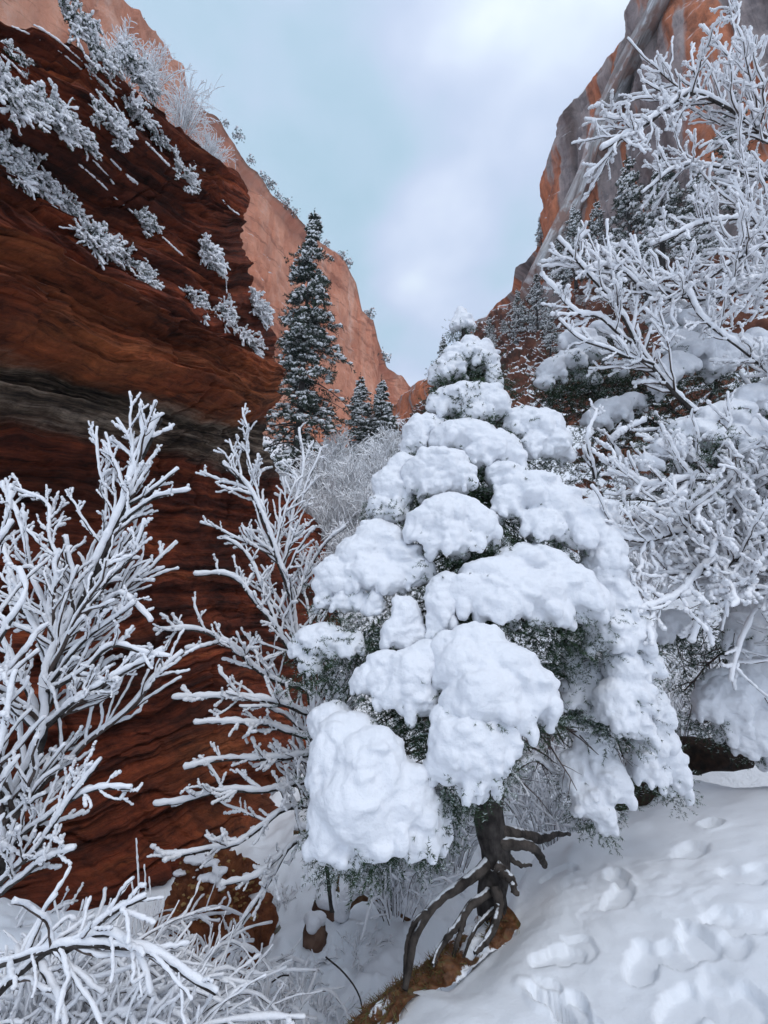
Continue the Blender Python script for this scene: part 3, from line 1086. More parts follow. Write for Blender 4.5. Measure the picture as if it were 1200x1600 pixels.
def build_slope():
    rows = [
        [(560, 700, 95), (650, 648, 78), (700, 600, 68), (745, 520, 58), (800, 482, 52), (870, 448, 44), (1000, 430, 33), (1200, 380, 22), (1500, 300, 13)],
        [(560, 705, 80), (650, 660, 62), (720, 610, 52), (780, 560, 45), (840, 540, 38), (920, 520, 32), (1040, 510, 24), (1220, 480, 17), (1500, 440, 11)],
        [(560, 715, 60), (650, 680, 48), (740, 650, 38), (820, 630, 30), (900, 620, 25), (980, 610, 21), (1080, 610, 16.5), (1230, 600, 13), (1500, 580, 9.5)],
        [(560, 760, 35), (650, 740, 30), (740, 730, 25), (820, 730, 20), (900, 740, 17), (980, 740, 15), (1080, 750, 12.5), (1230, 760, 10.5), (1500, 760, 8.6)],
        [(600, 880, 17), (660, 880, 16), (740, 890, 14.5), (820, 910, 13), (900, 930, 12), (980, 940, 11), (1080, 940, 10), (1230, 950, 9), (1500, 950, 8)],
        [(640, 1010, 12), (700, 1030, 11), (760, 1050, 10.2), (820, 1060, 9.6), (900, 1080, 9), (980, 1090, 8.5), (1080, 1100, 8.2), (1230, 1120, 7.8), (1500, 1150, 7.2)],
        [(640, 1140, 10.5), (700, 1160, 10), (760, 1180, 9.4), (820, 1190, 8.8), (900, 1210, 8), (980, 1230, 7.4), (1080, 1240, 7), (1230, 1260, 6.6), (1500, 1300, 6.2)],
    ]
    G = np.array([resample([P(*p) for p in r], 420) for r in rows])
    V = np.stack([resample(G[:, c], 360) for c in range(420)], 1)
    q = V * np.array([0.35, 0.35, 0.5])
    d = V[..., 1]
    amp = np.interp(d, [6, 12, 30, 80], [0.12, 0.5, 1.1, 2.0])
    st = np.round(fbm(q + 0.3 * V[..., 2:3], 3, 400) * 3) / 3
    rid = 1 - np.abs(fbm(q * 1.7, 4, 410)) * 2
    D = amp * (0.7 * st + 0.55 * rid + 0.3 * fbm(q * 5, 4, 420))
    k = sstep(11, 17, d)
    V = V + np.array([-0.55, -0.55, 0.35]) * (D * (0.15 + 0.85 * k))[..., None]
    me = grid_mesh('rocky_slope', V, [SLOPE])
    obj('rocky_slope', me, None, kind='structure')
    return bvh_of(me)


SB = build_slope()
UP = np.array([0, 0, 1.0])


# ------------------------------------------------------------------ snow laden bare wood
def spawn(limbs, rg, every, ang, lenf, up, curve, flat=0.55, n=9, minl=0.05, start=0.12, rfac=0.55, taper=True):
    """children of a list of (pts, r0)"""
    outl = []
    for pts, r0 in limbs:
        L_ = np.linalg.norm(np.diff(pts, axis=0), axis=1).sum()
        k = max(1, int(L_ / every))
        for _ in range(k):
            t = rg.uniform(start, 0.97)
            f = t * (len(pts) - 1)
            i = min(int(f), len(pts) - 2)
            o = pts[i] + (pts[i + 1] - pts[i]) * (f - i)
            tg = nrm(pts[i + 1] - pts[i])
            rnd = rg.normal(size=3) * np.array([1, flat, 1])
            pr = nrm(rnd - tg * (rnd @ tg))
            a = math.radians(rg.uniform(*ang))
            d = nrm(tg * math.cos(a) + pr * math.sin(a) + UP * up)
            l = max(minl, L_ * lenf * rg.uniform(0.5, 1.1) * ((1.15 - 0.8 * t) if taper else 1.0))
            s = np.linspace(0, 1, n)[:, None]
            c2 = rg.normal(size=3) * 0.18 + UP * curve
            w_ = np.cumsum(rg.normal(size=(n, 3)) * 0.03, 0)
            p = o + l * (d * s + c2 * s ** 2 + w_ * s)
            outl.append((p, r0 * rfac * (1 - 0.6 * t)))
    return outl


def lay_snow(gs, limbs, rg, thick, nring=20, sides=6, gap=0.12, cover=1.0, wind=(0.1, -0.35, 0), rlim=None, zsq=0.8):
    """lumpy snow lying on each limb"""
    if not limbs:
        return
    Pt = np.array([resample(p, nring) for p, _ in limbs])
    T = nrm(np.gradient(Pt, axis=1))
    B = len(limbs)
    u = UP - T * (T @ UP)[..., None]
    horiz = np.linalg.norm(u, axis=-1)                       # 1 = level limb
    u = nrm(u + np.array(wind) * (1.15 - horiz)[..., None])
    base = np.array([r for _, r in limbs])[:, None]
    L_ = np.linalg.norm(np.diff(Pt, axis=1), axis=-1).sum(1)[:, None]
    th = thick * (0.55 + 0.45 * horiz) * rg.uniform(0.55, 1.2, (B, 1))
    th = np.minimum(th, 0.30 * L_)
    ns = rg.uniform(-1, 1, (B, nring))
    ns = ns * 0.75 + 0.25 * np.roll(ns, 1, 1)
    lump = 1 + 0.42 * ns
    lump[rg.uniform(size=(B, nring)) < gap] *= 0.5
    R = th * lump * 0.56 + base * 0.45
    R[:, 0] *= 0.6
    C = Pt + u * (base * 0.85 + th * 0.45)[..., None]
    C = C + rg.normal(size=C.shape) * (thick * 0.06)
    re_ = np.minimum(np.maximum(R[:, -1:], th * 0.32), th * 0.6)
    C = np.concatenate([C, C[:, -1:] + T[:, -1:] * re_[..., None] * 0.55, C[:, -1:] + T[:, -1:] * re_[..., None] * 0.85], 1)
    R = np.concatenate([R, re_ * 0.80, re_ * 0.25], 1)
    tubes(gs, C, R, sides, jag=0.10, seed=rg.randint(1 << 30))


def wood(gb, limbs, sides=5, tip=0.25, m=0):
    if not limbs:
        return
    byn = {}
    for p, r in limbs:
        byn.setdefault(len(p), []).append((p, r))
    for n, ls in byn.items():
        Pt = np.array([p for p, _ in ls])
        R = np.array([r for _, r in ls])[:, None] * np.linspace(1, tip, n)[None]
        tubes(gb, Pt, R, sides, m=m)


def limb(pix, r0, n=16):
    """pix: (px, py, depth) list"""
    q = resample([P(*p) for p in pix], n)
    l_ = np.linalg.norm(np.diff(q, axis=0), axis=1).sum()
    wv = np.stack([vn(q * 5 / max(l_, 0.3) ** 0.5 + 7 * c, 90 + c) for c in range(3)], -1)
    return (q + wv * min(0.02 * l_, 0.022), r0)


def bare_tree(name, label, cat, base, mains, rg, thick, lv, group=None, nring=18, mat_b=None, fine=None, sides=6, trunk_first=True):
    """mains: limbs; lv: list of spawn settings"""
    root = thing(name, label, cat, base, group)
    lim = list(mains)
    allb = list(mains)
    gen = mains
    for s in lv:
        gen = spawn(gen, rg, **s)
        allb += gen
    gb, gs = Geo(), Geo()
    tr = Geo()
    for k_, mn in enumerate(mains):
        tr = Geo()
        wood(tr, [mn], 9)
        b_ = obj('trunk' if k_ == 0 else 'branch', tr, mat_b or BARK, root)
        g_ = Geo()
        ln = np.linalg.norm(np.diff(mn[0], axis=0), axis=1).sum()
        lay_snow(g_, [mn], rg, thick * 1.2, max(14, int(ln / 0.028)), 8)
        obj('snow_strip', g_, SNOW, b_)
    wood(gb, allb[len(mains):], 5)
    if gb.n:
        obj('twigs', gb, TWIG, root, kind='stuff')
    lay_snow(gs, allb[len(mains):], rg, thick, nring, sides)
    obj('twig_snow', gs, SNOW, root, kind='stuff')
    return root


# ------------------------------------------------------------------ needle trees
def conifer(name, label, base, height, radius, rg, nb=160, ncl=8, nn=12, snow=0.6, lean=(0, 0), group=None, start=0.08, ragged=0.35, nl=0.16, nw=0.045, trunk_r=None, droop=0.35, mat_n=None, cat='fir tree', shape=1.0, ssz=1.0, whorl=0):
    base = np.array(base, float)
    root = thing(name, label, cat, base, group)
    top = base + np.array([lean[0], lean[1], height])
    tr = Geo()
    n = 14
    s = np.linspace(0, 1, n)[:, None]
    pts = base + (top - base) * s + 0.01 * height * np.stack([np.sin(s[:, 0] * 7), np.cos(s[:, 0] * 5), 0 * s[:, 0]], -1) * s * (1 - s)
    r0 = trunk_r or height * 0.018
    tubes(tr, pts[None], (r0 * np.linspace(1, 0.08, n))[None], 9, jag=0.06)
    obj('trunk', tr, BARK, root)
    h = start + (1 - start) * (rg.uniform(0, 1, nb) ** 0.85)
    h = np.sort(h)
    az = rg.uniform(0, 2 * math.pi, nb)
    if whorl:
        h = np.clip(np.round(h * whorl) / whorl + rg.normal(size=nb) * 0.22 / whorl, start, 0.995)
    prof = (1 - h) ** (0.8 * shape) * (0.55 + 0.45 * sstep(start - 0.02, start + 0.15, h))
    Ln = radius * (prof + 0.04) * (1 - ragged + ragged * 1.6 * rg.uniform(0, 1, nb)) * (0.85 + 0.45 * vn(np.stack([np.cos(az) * 1.6, np.sin(az) * 1.6, h * 14], -1), 7))
    o = base + (top - base) * h[:, None]
    dirh = np.stack([np.cos(az), np.sin(az), 0 * az], -1)
    gb = Geo()
    m_ = 6
    s = np.linspace(0, 1, m_)
    rise = rg.uniform(-0.05, 0.35, nb) * (0.4 + h)
    z = rise[:, None] * s - droop * (s ** 1.7) * rg.uniform(0.5, 1.3, (nb, 1))
    B = o[:, None, :] + dirh[:, None, :] * (Ln[:, None] * s)[..., None]
    B[..., 2] += Ln[:, None] * z
    tubes(gb, B, Ln[:, None] * 0.018 * np.linspace(1, 0.3, m_)[None] + 0.002 * height / 10, 4)
    # clusters along boughs
    t = rg.uniform(0.22, 1.02, (nb, ncl))
    f = np.clip(t, 0, 1) * (m_ - 1)
    i = np.minimum(f.astype(int), m_ - 2)
    w_ = (f - i)[..., None]
    idx = np.arange(nb)[:, None]
    C = B[idx, i] * (1 - w_) + B[idx, i + 1] * w_
    side = np.cross(dirh, UP)[:, None, :] * rg.uniform(-1, 1, (nb, ncl, 1))
    C = C + side * (Ln[:, None, None] * 0.36 * (1.15 - t[..., None])) + rg.normal(size=C.shape) * 0.02 * Ln[:, None, None]
    D = dirh[:, None, :] * 0.8 + side * 0.9 + np.array([0, 0, -0.25]) + rg.normal(size=C.shape) * 0.2
    C = C.reshape(-1, 3)
    D = D.reshape(-1, 3)
    gc = Geo()
    ksz = np.repeat(0.45 + 0.55 * sstep(1.0, 0.6, h), ncl)
    sprigs(gc, C, D, nl * 2.2 * ksz, nn, nl * ksz, nw, rg, spread=0.8)
    sprigs(gc, top[None] - UP * nl * 2.2 * np.arange(4)[:, None] * 0.8, np.tile(UP, (4, 1)), nl * 2.6, 26, nl * 0.5, nw * 0.8, rg, spread=0.8)
    obj('branch_wood', gb, BARK, root)
    obj('crown', gc, mat_n or FIRN, root)
    gs = Geo()
    keep = rg.uniform(size=len(C)) < snow * np.repeat(rg.uniform(0.35, 1.5, nb), ncl)
    Cs = C[keep] + nrm(D[keep]) * nl * 0.9 + UP * nl * 0.38
    k = len(Cs)
    Rr = nl * ssz * ksz[keep][:, None] * np.stack([rg.uniform(0.5, 1.1, k), rg.uniform(0.5, 1.1, k), rg.uniform(0.16, 0.34, k)], -1)
    spheres(gs, Cs, Rr, sub=1, jit=0.22, rg=rg)
    obj('snow_cover', gs, SNOWF, root)
    return root


# ------------------------------------------------------------------ the big snow-loaded fir
def px_lobes(lst, dflt_depth=None, rz=0.85):
    C, R = [], []
    for l in lst:
        px, py, rx, ry, y = l[:5]
        k = PX(px, py, y)
        C.append(P(px, py, y))
        R.append((rx * k, rx * k * rz * 0.5 + ry * k * rz * 0.5, ry * k))
    return np.array(C), np.array(R)


def clump(parent, lst, rg, voxel=0.013, nb=14, bump=(0.14, 0.34), name='snow_clump', n_amp=0.012, hang=5, m=None, grow=1.02):
    C, R = px_lobes(lst)
    R = R * grow
    CC, RR = [C], [R]
    for c, r in zip(C, R):
        d = nrm(rg.normal(size=(nb, 3)) * np.array([1, 1, 0.9]) + np.array([0, -0.35, -0.05]))
        f = rg.uniform(*bump, nb)
        mr = r.mean()
        rr = np.clip(mr * f, 0.02, 0.11)
        CC.append(c + d * r * 0.82)
        RR.append(np.stack([rr * rg.uniform(0.9, 1.5, nb), rr * rg.uniform(0.9, 1.4, nb), rr * rg.uniform(0.55, 0.95, nb)], -1))
        if hang:
            a = rg.uniform(0, 2 * math.pi, hang)
            e = c + np.stack([np.cos(a) * r[0] * 0.85, np.sin(a) * r[1] * 0.85, -r[2] * rg.uniform(0.3, 0.85, hang)], -1)
            rr = np.clip(mr * rg.uniform(0.17, 0.34, hang), 0.018, 0.065)
            CC.append(e)
            RR.append(np.stack([rr, rr, rr * rg.uniform(1.0, 2.0, hang)], -1))
    g = melt(np.vstack(CC), np.vstack(RR), voxel, 3, n_amp * 0.65, 8.0, rg.randint(1000), 0.0065)
    return obj(name, g, m or SNOWDIM, parent), C, R


def fringe(gn, C, R, rg, per=26, length=0.08, nn=30, nl=0.017, nw=0.0035, frost=0.45, low=-0.25, out_=0.92):
    O, D = [], []
    for c, r in zip(C, R):
        k = max(4, int(per * (r.mean() / 0.15) ** 1.5))
        d = nrm(rg.normal(size=(k * 3, 3)))
        d = d[((d[:, 2] < low) & (d[:, 1] > -0.35)) | (d[:, 2] < -0.62)][:k]
        O.append(c + d * r * out_)
        D.append(d * np.array([1, 1, 0.6]) + rg.normal(size=d.shape) * 0.4)
    sprigs(gn, np.vstack(O), np.vstack(D), length, nn, nl, nw, rg, m=0, frost=1, pf=frost)


rg = np.random.RandomState(11)
TB = P(772, 1425, 3.12)
fir = thing('snow_laden_fir', 'big fir in the middle under huge rounded snow loads, bare roots gripping the bank edge', 'fir tree', TB)
g = Geo()
TP = [P(776, 1470, 3.10), P(768, 1400, 3.12), P(776, 1340, 3.13), P(764, 1280, 3.14), P(768, 1230, 3.16), P(764, 1150, 3.2), P(752, 950, 3.28), P(738, 750, 3.36), P(728, 600, 3.42), P(724, 505, 3.45)]
pt = resample(TP, 60)
hh = np.linspace(0, 1, 60)
rad = 0.015 + 0.078 * (1 - hh) ** 0.8
rad *= 1 + 0.08 * np.sin(hh * 60) * 0.5
rad[:6] *= np.linspace(0.9, 1.0, 6)
tubes(g, pt[None], rad[None], 20, jag=0.06, seed=3)
obj('trunk', g, BARK, fir)


def root_limb(pix, r0, r1=0.3, parent=fir, sides=10, n=26, snow_t=0.0):
    g = Geo()
    p, _ = limb(pix, r0, n)
    p = p + rg.normal(size=p.shape) * r0 * 0.07
    tubes(g, p[None], (r0 * np.linspace(1, r1, n) * (1 + 0.1 * rg.uniform(-1, 1, n)))[None], sides, jag=0.05, seed=rg.randint(9999))
    o = obj('root', g, ROOTM, parent)
    if snow_t:
        gs = Geo()
        lay_snow(gs, [(p, r0 * 0.7)], rg, snow_t, 40, 8, gap=0.05)
        obj('snow_strip', gs, SNOW, o) if parent is None else obj('snow_strip', gs, SNOW, fir)
    return o


root_limb([(768, 1345, 3.10), (745, 1370, 3.02), (705, 1393, 2.94), (668, 1425, 2.86), (648, 1462, 2.80), (640, 1505, 2.74), (633, 1540, 2.68)], 0.034, 0.45)
root_limb([(668, 1425, 2.86), (650, 1440, 2.84), (638, 1470, 2.80), (631, 1510, 2.74), (632, 1540, 2.7)], 0.018, 0.4, sides=7)
root_limb([(765, 1395, 3.06), (740, 1412, 2.98), (720, 1440, 2.92), (702, 1462, 2.88), (690, 1485, 2.84), (678, 1510, 2.78)], 0.026, 0.45)
root_limb([(725, 1432, 2.94), (718, 1460, 2.9), (712, 1480, 2.88), (705, 1512, 2.84)], 0.018, 0.4, sides=7)
root_limb([(772, 1420, 3.04), (752, 1440, 2.96), (738, 1460, 2.9), (722, 1500, 2.84)], 0.016, 0.4, sides=7)
root_limb([(765, 1290, 3.14), (790, 1300, 3.14), (825, 1306, 3.3), (860, 1305, 3.6), (890, 1304, 3.85)], 0.046, 0.3)
root_limb([(770, 1315, 3.10), (800, 1318, 3.08), (832, 1325, 3.14), (852, 1350, 3.3)], 0.036, 0.5)
root_limb([(785, 1320, 3.14), (797, 1340, 3.14), (812, 1352, 3.14), (830, 1352, 3.18)], 0.02, 0.5, sides=7)
root_limb([(775, 1350, 3.05), (800, 1378, 2.98), (800, 1388, 2.96), (808, 1395, 2.96)], 0.036, 0.4)
root_limb([(772, 1385, 3.02), (780, 1420, 2.96), (765, 1460, 2.86), (742, 1490, 2.76)], 0.030, 0.4)

CL = [
    [(723, 503, 19, 16, 3.45), (722, 488, 8, 10, 3.45), (712, 508, 10, 10, 3.43), (735, 508, 10, 9, 3.44)],
    [(702, 575, 30, 22, 3.36), (722, 556, 34, 18, 3.38), (733, 540, 17, 17, 3.38), (752, 558, 24, 24, 3.36), (768, 590, 13, 20, 3.34), (690, 585, 14, 15, 3.34)],
    [(735, 622, 52, 24, 3.28), (700, 630, 33, 25, 3.26), (768, 632, 32, 26, 3.24), (745, 645, 26, 18, 3.2)],
    [(655, 682, 26, 34, 3.26), (675, 668, 26, 24, 3.24), (640, 700, 16, 22, 3.26)],
    [(725, 682, 52, 28, 3.14), (770, 700, 45, 30, 3.1), (795, 715, 25, 25, 3.08), (700, 690, 26, 26, 3.14), (748, 712, 26, 22, 3.06)],
    [(842, 664, 42, 26, 3.2), (815, 655, 30, 22, 3.22), (868, 692, 24, 30, 3.16), (835, 695, 24, 24, 3.14)],
    [(688, 728, 50, 30, 3.02), (658, 742, 28, 32, 3.02), (712, 745, 34, 30, 2.98), (680, 758, 28, 22, 2.98)],
    [(612, 762, 34, 34, 3.12), (595, 792, 22, 26, 3.1), (630, 735, 24, 28, 3.14), (620, 795, 22, 22, 3.06)],
    [(795, 745, 38, 24, 3.02), (835, 768, 48, 34, 2.96), (870, 795, 46, 38, 2.92), (905, 822, 42, 38, 2.92), (795, 785, 26, 26, 2.92), (848, 818, 38, 28, 2.86), (945, 852, 32, 40, 2.94), (935, 805, 30, 30, 3.02)],
    [(705, 800, 56, 30, 2.86), (670, 820, 36, 32, 2.84), (745, 822, 36, 36, 2.84), (705, 840, 44, 28, 2.80)],
    [(595, 845, 40, 34, 2.96), (560, 868, 38, 32, 2.94), (520, 898, 28, 34, 2.94), (628, 870, 34, 28, 2.9), (575, 895, 38, 28, 2.88), (655, 892, 26, 26, 2.84), (610, 905, 28, 24, 2.84), (508, 925, 18, 26, 2.94)],
    [(530, 938, 13, 20, 2.88), (556, 935, 13, 20, 2.86), (583, 940, 15, 24, 2.84)],
    [(632, 955, 24, 30, 2.74), (622, 985, 25, 28, 2.72), (645, 990, 22, 22, 2.72)],
    [(690, 945, 26, 36, 2.70), (702, 920, 30, 26, 2.72), (680, 975, 18, 22, 2.68)],
    [(830, 878, 62, 26, 2.84), (780, 900, 60, 32, 2.76), (740, 925, 44, 32, 2.70), (830, 925, 62, 38, 2.68), (885, 918, 52, 40, 2.74), (790, 945, 46, 28, 2.62), (860, 955, 38, 26, 2.66), (920, 940, 36, 36, 2.78)],
    [(940, 900, 40, 38, 2.96), (965, 945, 38, 44, 2.94), (985, 990, 36, 44, 2.94), (950, 985, 36, 34, 2.86), (1000, 1030, 28, 34, 2.96)],
    [(975, 1050, 34, 40, 2.88), (960, 1095, 34, 34, 2.84), (990, 1085, 30, 34, 2.9), (985, 1125, 30, 30, 2.9)],
    [(1015, 1090, 26, 36, 3.05), (1020, 1140, 28, 38, 3.1), (1035, 1180, 30, 34, 3.15), (1055, 1215, 26, 24, 3.2), (1010, 1190, 24, 30, 3.1)],
    [(505, 995, 44, 20, 2.86), (475, 1008, 20, 20, 2.86), (535, 1005, 34, 18, 2.8), (485, 1040, 17, 14, 2.8)],
    [(605, 1040, 38, 26, 2.6), (640, 1050, 44, 36, 2.54), (575, 1062, 28, 22, 2.6), (655, 1090, 34, 30, 2.5), (615, 1082, 28, 22, 2.52), (665, 1025, 30, 26, 2.56)],
    [(745, 1005, 46, 30, 2.52), (720, 1040, 42, 40, 2.46), (790, 1040, 56, 40, 2.44), (760, 1085, 56, 42, 2.36), (825, 1075, 44, 42, 2.42), (850, 1100, 22, 32, 2.46), (720, 1095, 32, 30, 2.38), (800, 1115, 36, 30, 2.36), (695, 1010, 24, 24, 2.52)],
    [(720, 1150, 48, 38, 2.34), (755, 1165, 42, 40, 2.34), (700, 1190, 34, 34, 2.34), (745, 1205, 42, 30, 2.34), (780, 1150, 34, 34, 2.36), (735, 1228, 26, 20, 2.36), (700, 1130, 30, 26, 2.38)],
    [(520, 1125, 36, 26, 2.66), (545, 1155, 48, 40, 2.52), (515, 1190, 42, 44, 2.48), (580, 1190, 60, 52, 2.40), (560, 1250, 68, 60, 2.36), (625, 1245, 54, 54, 2.40), (520, 1270, 44, 56, 2.40), (590, 1300, 48, 38, 2.36), (655, 1285, 44, 42, 2.44), (530, 1325, 30, 32, 2.38), (685, 1270, 22, 36, 2.5)],
    [(905, 1130, 26, 26, 3.2), (930, 1170, 34, 32, 3.1), (905, 1200, 30, 30, 3.1), (950, 1215, 30, 36, 3.05), (925, 1245, 30, 32, 3.05), (945, 1275, 16, 24, 3.05)],
    [(900, 1030, 26, 24, 3.1), (925, 1060, 26, 30, 3.05), (895, 1080, 20, 26, 3.05), (930, 1100, 20, 22, 3.05)],
]
gn = Geo()
gbr = Geo()
brl = []
for k, lst in enumerate(CL):
    big = k in (14, 20, 22)
    o_, C, R = clump(fir, lst, rg, voxel=0.0105 if not big else 0.0125, nb=9, hang=12)
    fr = 0.9 if k in (23, 24, 16, 17) else 0.72
    fringe(gn, C + np.array([0, 0.03, -0.03]), R, rg, per=46, frost=fr, low=-0.3, out_=1.0)
    fringe(gn, C + np.array([0, 0.06, -0.05]), R * 1.02, rg, per=30, frost=0.15, low=-0.2, out_=0.9, length=0.12)
    # the bough that carries the load
    c = C.mean(0)
    i = int(np.argmin(np.abs(pt[:, 2] - (c[2] + 0.12))))
    i = min(max(i, 18), 58)
    for cc in C[::2]:
        mid = (pt[i] + cc) / 2 + np.array([0, 0, 0.08])
        brl.append((resample([pt[i], mid, cc + np.array([0, 0, -0.03])], 10), 0.018 + 0.012 * rg.uniform()))
# dark interior boughs with needles, filling the crown behind the loads
O, D = [], []
for i in range(14, 59):
    zf = (i - 14) / 45.0
    rr = (1.02 * (1 - zf) ** 0.8 + 0.06)
    if zf > 0.86:
        continue
    for a in rg.uniform(0, 2 * math.pi, 9):
        d = np.array([math.cos(a), math.sin(a) * 0.75, -0.28])
        L_ = rr * rg.uniform(0.65, 1.0)
        m_ = resample([pt[i], pt[i] + d * L_ * 0.5 + UP * 0.06 + rg.normal(size=3) * 0.05, pt[i] + d * L_ + rg.normal(size=3) * 0.04], 10)
        m_ = m_ + np.stack([vn(m_ * 9 + 3 * c, 95 + c) for c in range(3)], -1) * 0.02
        if i < 25 and d[0] > -0.3:
            continue
        brl.append((m_, 0.011))
        wood(gbr, [(m_, 0.011)], 5)
        for t in range(26):
            j = rg.randint(2, 10)
            O.append(m_[j] + rg.normal(size=3) * 0.035)
            D.append(d + rg.normal(size=3) * 0.6)
sprigs(gn, np.array(O), np.array(D), 0.10, 26, 0.020, 0.005, rg, m=0, frost=1, pf=0.12)
# needle tufts peeping out
for (px, py, y, n_, sp) in [(730, 590, 3.40, 60, 20), (722, 524, 3.46, 22, 8), (490, 1060, 2.8, 70, 22), (530, 1030, 2.86, 130, 34), (560, 1000, 2.9, 120, 30), (600, 975, 2.9, 80, 22), (590, 1020, 2.8, 60, 18), (655, 1140, 2.55, 80, 25), (620, 1120, 2.6, 60, 22),
                            (790, 850, 2.95, 80, 22), (870, 850, 2.98, 60, 25), (640, 810, 3.1, 70, 22), (600, 815, 3.1, 60, 20), (760, 730, 3.15, 60, 20), (700, 880, 2.9, 80, 26), (690, 900, 2.85, 50, 18), (840, 985, 2.8, 100, 30), (880, 1000, 2.86, 120, 32),
                            (850, 1030, 2.9, 80, 22), (930, 980, 2.9, 60, 22), (900, 1050, 3.1, 120, 30), (930, 1120, 3.1, 90, 28), (700, 1270, 2.48, 50, 20), (690, 1240, 2.5, 50, 18), (655, 1320, 2.4, 40, 22), (580, 1335, 2.4, 40, 20), (850, 1120, 2.5, 40, 16)]:
    c = P(px, py, y)
    k = PX(px, py, y) * sp
    sprigs(gn, c + rg.normal(size=(n_, 3)) * np.array([k, k * 0.8, k * 0.7]), rg.normal(size=(n_, 3)) + np.array([np.sign(px - 740) * 0.5, -0.2, -0.5]), 0.10, 32, 0.020, 0.004, rg, frost=1, pf=0.25)
obj('bough', gbr, TWIG, fir)
obj('needles', gn, [NEEDLE, NEEDLEF], fir)
# bare dead boughs and thin twigs under the right side
mains = [limb([(775, 1155, 3.2), (830, 1125, 3.15), (890, 1140, 3.1), (925, 1148, 3.05)], 0.024), limb([(800, 1060, 3.2), (870, 1050, 3.3), (950, 1130, 3.4), (980, 1200, 3.4)], 0.016),
         limb([(770, 1230, 3.2), (830, 1190, 3.2), (860, 1210, 3.3)], 0.012), limb([(880, 1000, 3.2), (935, 1120, 3.2), (1000, 1180, 3.3)], 0.014)]
tw = spawn(mains, rg, 0.05, (30, 70), 0.5, -0.35, -0.25, n=8)
tw2 = spawn(tw, rg, 0.10, (25, 60), 0.6, -0.2, -0.1, n=7)
gg = Geo()
wood(gg, mains, 7)
wood(gg, tw + tw2, 4)
obj('dead_bough', gg, TWIG, fir)
gg = Geo()
lay_snow(gg, mains, rg, 0.03, 30)
lay_snow(gg, tw[::3], rg, 0.012, 16)
obj('snow_strip', gg, SNOW, fir)

# ------------------------------------------------------------------ bare snow-laden trees
def LV(e1=0.10, e2=0.09, e3=None, l1=0.5, l2=0.5, up=0.35):
    a = [dict(every=e1, ang=(25, 60), lenf=l1, up=up, curve=0.15), dict(every=e2, ang=(25, 60), lenf=l2, up=up, curve=0.12, n=8)]
    if e3:
        a.append(dict(every=e3, ang=(25, 60), lenf=0.5, up=up, curve=0.05, n=6))
    return a


rg = np.random.RandomState(21)
D0 = 2.6
mainsA = [limb([(-20, 1430, 2.9), (20, 1290, 2.8), (55, 1170, 2.75), (72, 1060, 2.7), (108, 980, 2.7), (150, 900, 2.7), (190, 810, 2.68), (215, 730, 2.66), (250, 655, 2.65)], 0.034, 26),
          limb([(108, 985, 2.7), (150, 960, 2.66), (190, 930, 2.6), (235, 970, 2.6)], 0.010),
          limb([(95, 1010, 2.7), (98, 930, 2.74), (80, 850, 2.78), (72, 790, 2.8), (20, 770, 2.86)], 0.014),
          limb([(150, 905, 2.7), (165, 800, 2.74), (155, 730, 2.76), (152, 670, 2.76)], 0.011),
          limb([(205, 770, 2.67), (218, 700, 2.62), (222, 628, 2.6)], 0.009),
          limb([(185, 820, 2.68), (230, 785, 2.6), (262, 775, 2.56), (295, 770, 2.52)], 0.010),
          limb([(200, 790, 2.68), (240, 765, 2.62), (280, 735, 2.6)], 0.010),
          limb([(215, 740, 2.66), (205, 700, 2.7), (182, 655, 2.72)], 0.009),
          limb([(120, 960, 2.7), (180, 900, 2.6), (215, 855, 2.56), (228, 810, 2.52)], 0.010),
          limb([(70, 1080, 2.7), (130, 1050, 2.6), (180, 1010, 2.54), (262, 1030, 2.5)], 0.012),
          limb([(70, 1080, 2.7), (120, 1010, 2.6), (175, 970, 2.55), (212, 942, 2.5)], 0.010),
          limb([(60, 1140, 2.75), (110, 1100, 2.6), (170, 1065, 2.55), (255, 1020, 2.5)], 0.012),
          limb([(30, 1260, 2.8), (100, 1180, 2.7), (125, 1150, 2.62)], 0.009),
          limb([(10, 1330, 2.8), (80, 1270, 2.6), (140, 1240, 2.5), (205, 1235, 2.46)], 0.010),
          limb([(-10, 1390, 2.8), (60, 1320, 2.6), (110, 1250, 2.5), (160, 1190, 2.46)], 0.010),
          limb([(0, 1400, 2.8), (60, 1350, 2.6), (120, 1330, 2.5)], 0.010),
          limb([(60, 1120, 2.75), (20, 1040, 2.7), (-20, 960, 2.7)], 0.012),
          limb([(60, 1150, 2.75), (10, 1100, 2.7), (-40, 1070, 2.7)], 0.012),
          limb([(75, 1040, 2.7), (40, 960, 2.75), (10, 880, 2.8), (-20, 800, 2.9)], 0.012),
          limb([(85, 1010, 2.7), (50, 900, 2.75), (35, 830, 2.8), (8, 765, 2.85)], 0.010)]
bare_tree('bare_tree', 'leafless tree at the far left, every upswept branch carrying thick fingers of snow', 'bare tree', P(-20, 1430, 2.9), mainsA, rg, 0.0165,
          LV(0.08, 0.065, None, 0.27, 0.40, 0.26))

mainsL = [limb([(-60, 1200, 2.4), (-20, 1020, 2.4), (-10, 900, 2.4), (25, 770, 2.4)], 0.016), limb([(-60, 1120, 2.4), (0, 1000, 2.3), (40, 930, 2.3), (25, 890, 2.3)], 0.012),
          limb([(-80, 1500, 2.4), (-40, 1300, 2.4), (0, 1180, 2.3), (30, 1050, 2.3)], 0.014), limb([(-80, 950, 2.4), (-20, 880, 2.35), (0, 850, 2.3), (25, 815, 2.3)], 0.010)]
bare_tree('bare_tree', 'snowy leafless tree cut off by the left edge, only its branch ends in view', 'bare tree', P(-80, 1500, 2.4), mainsL, rg, 0.022, LV(0.14, 0.13, None, 0.28, 0.45, 0.25))

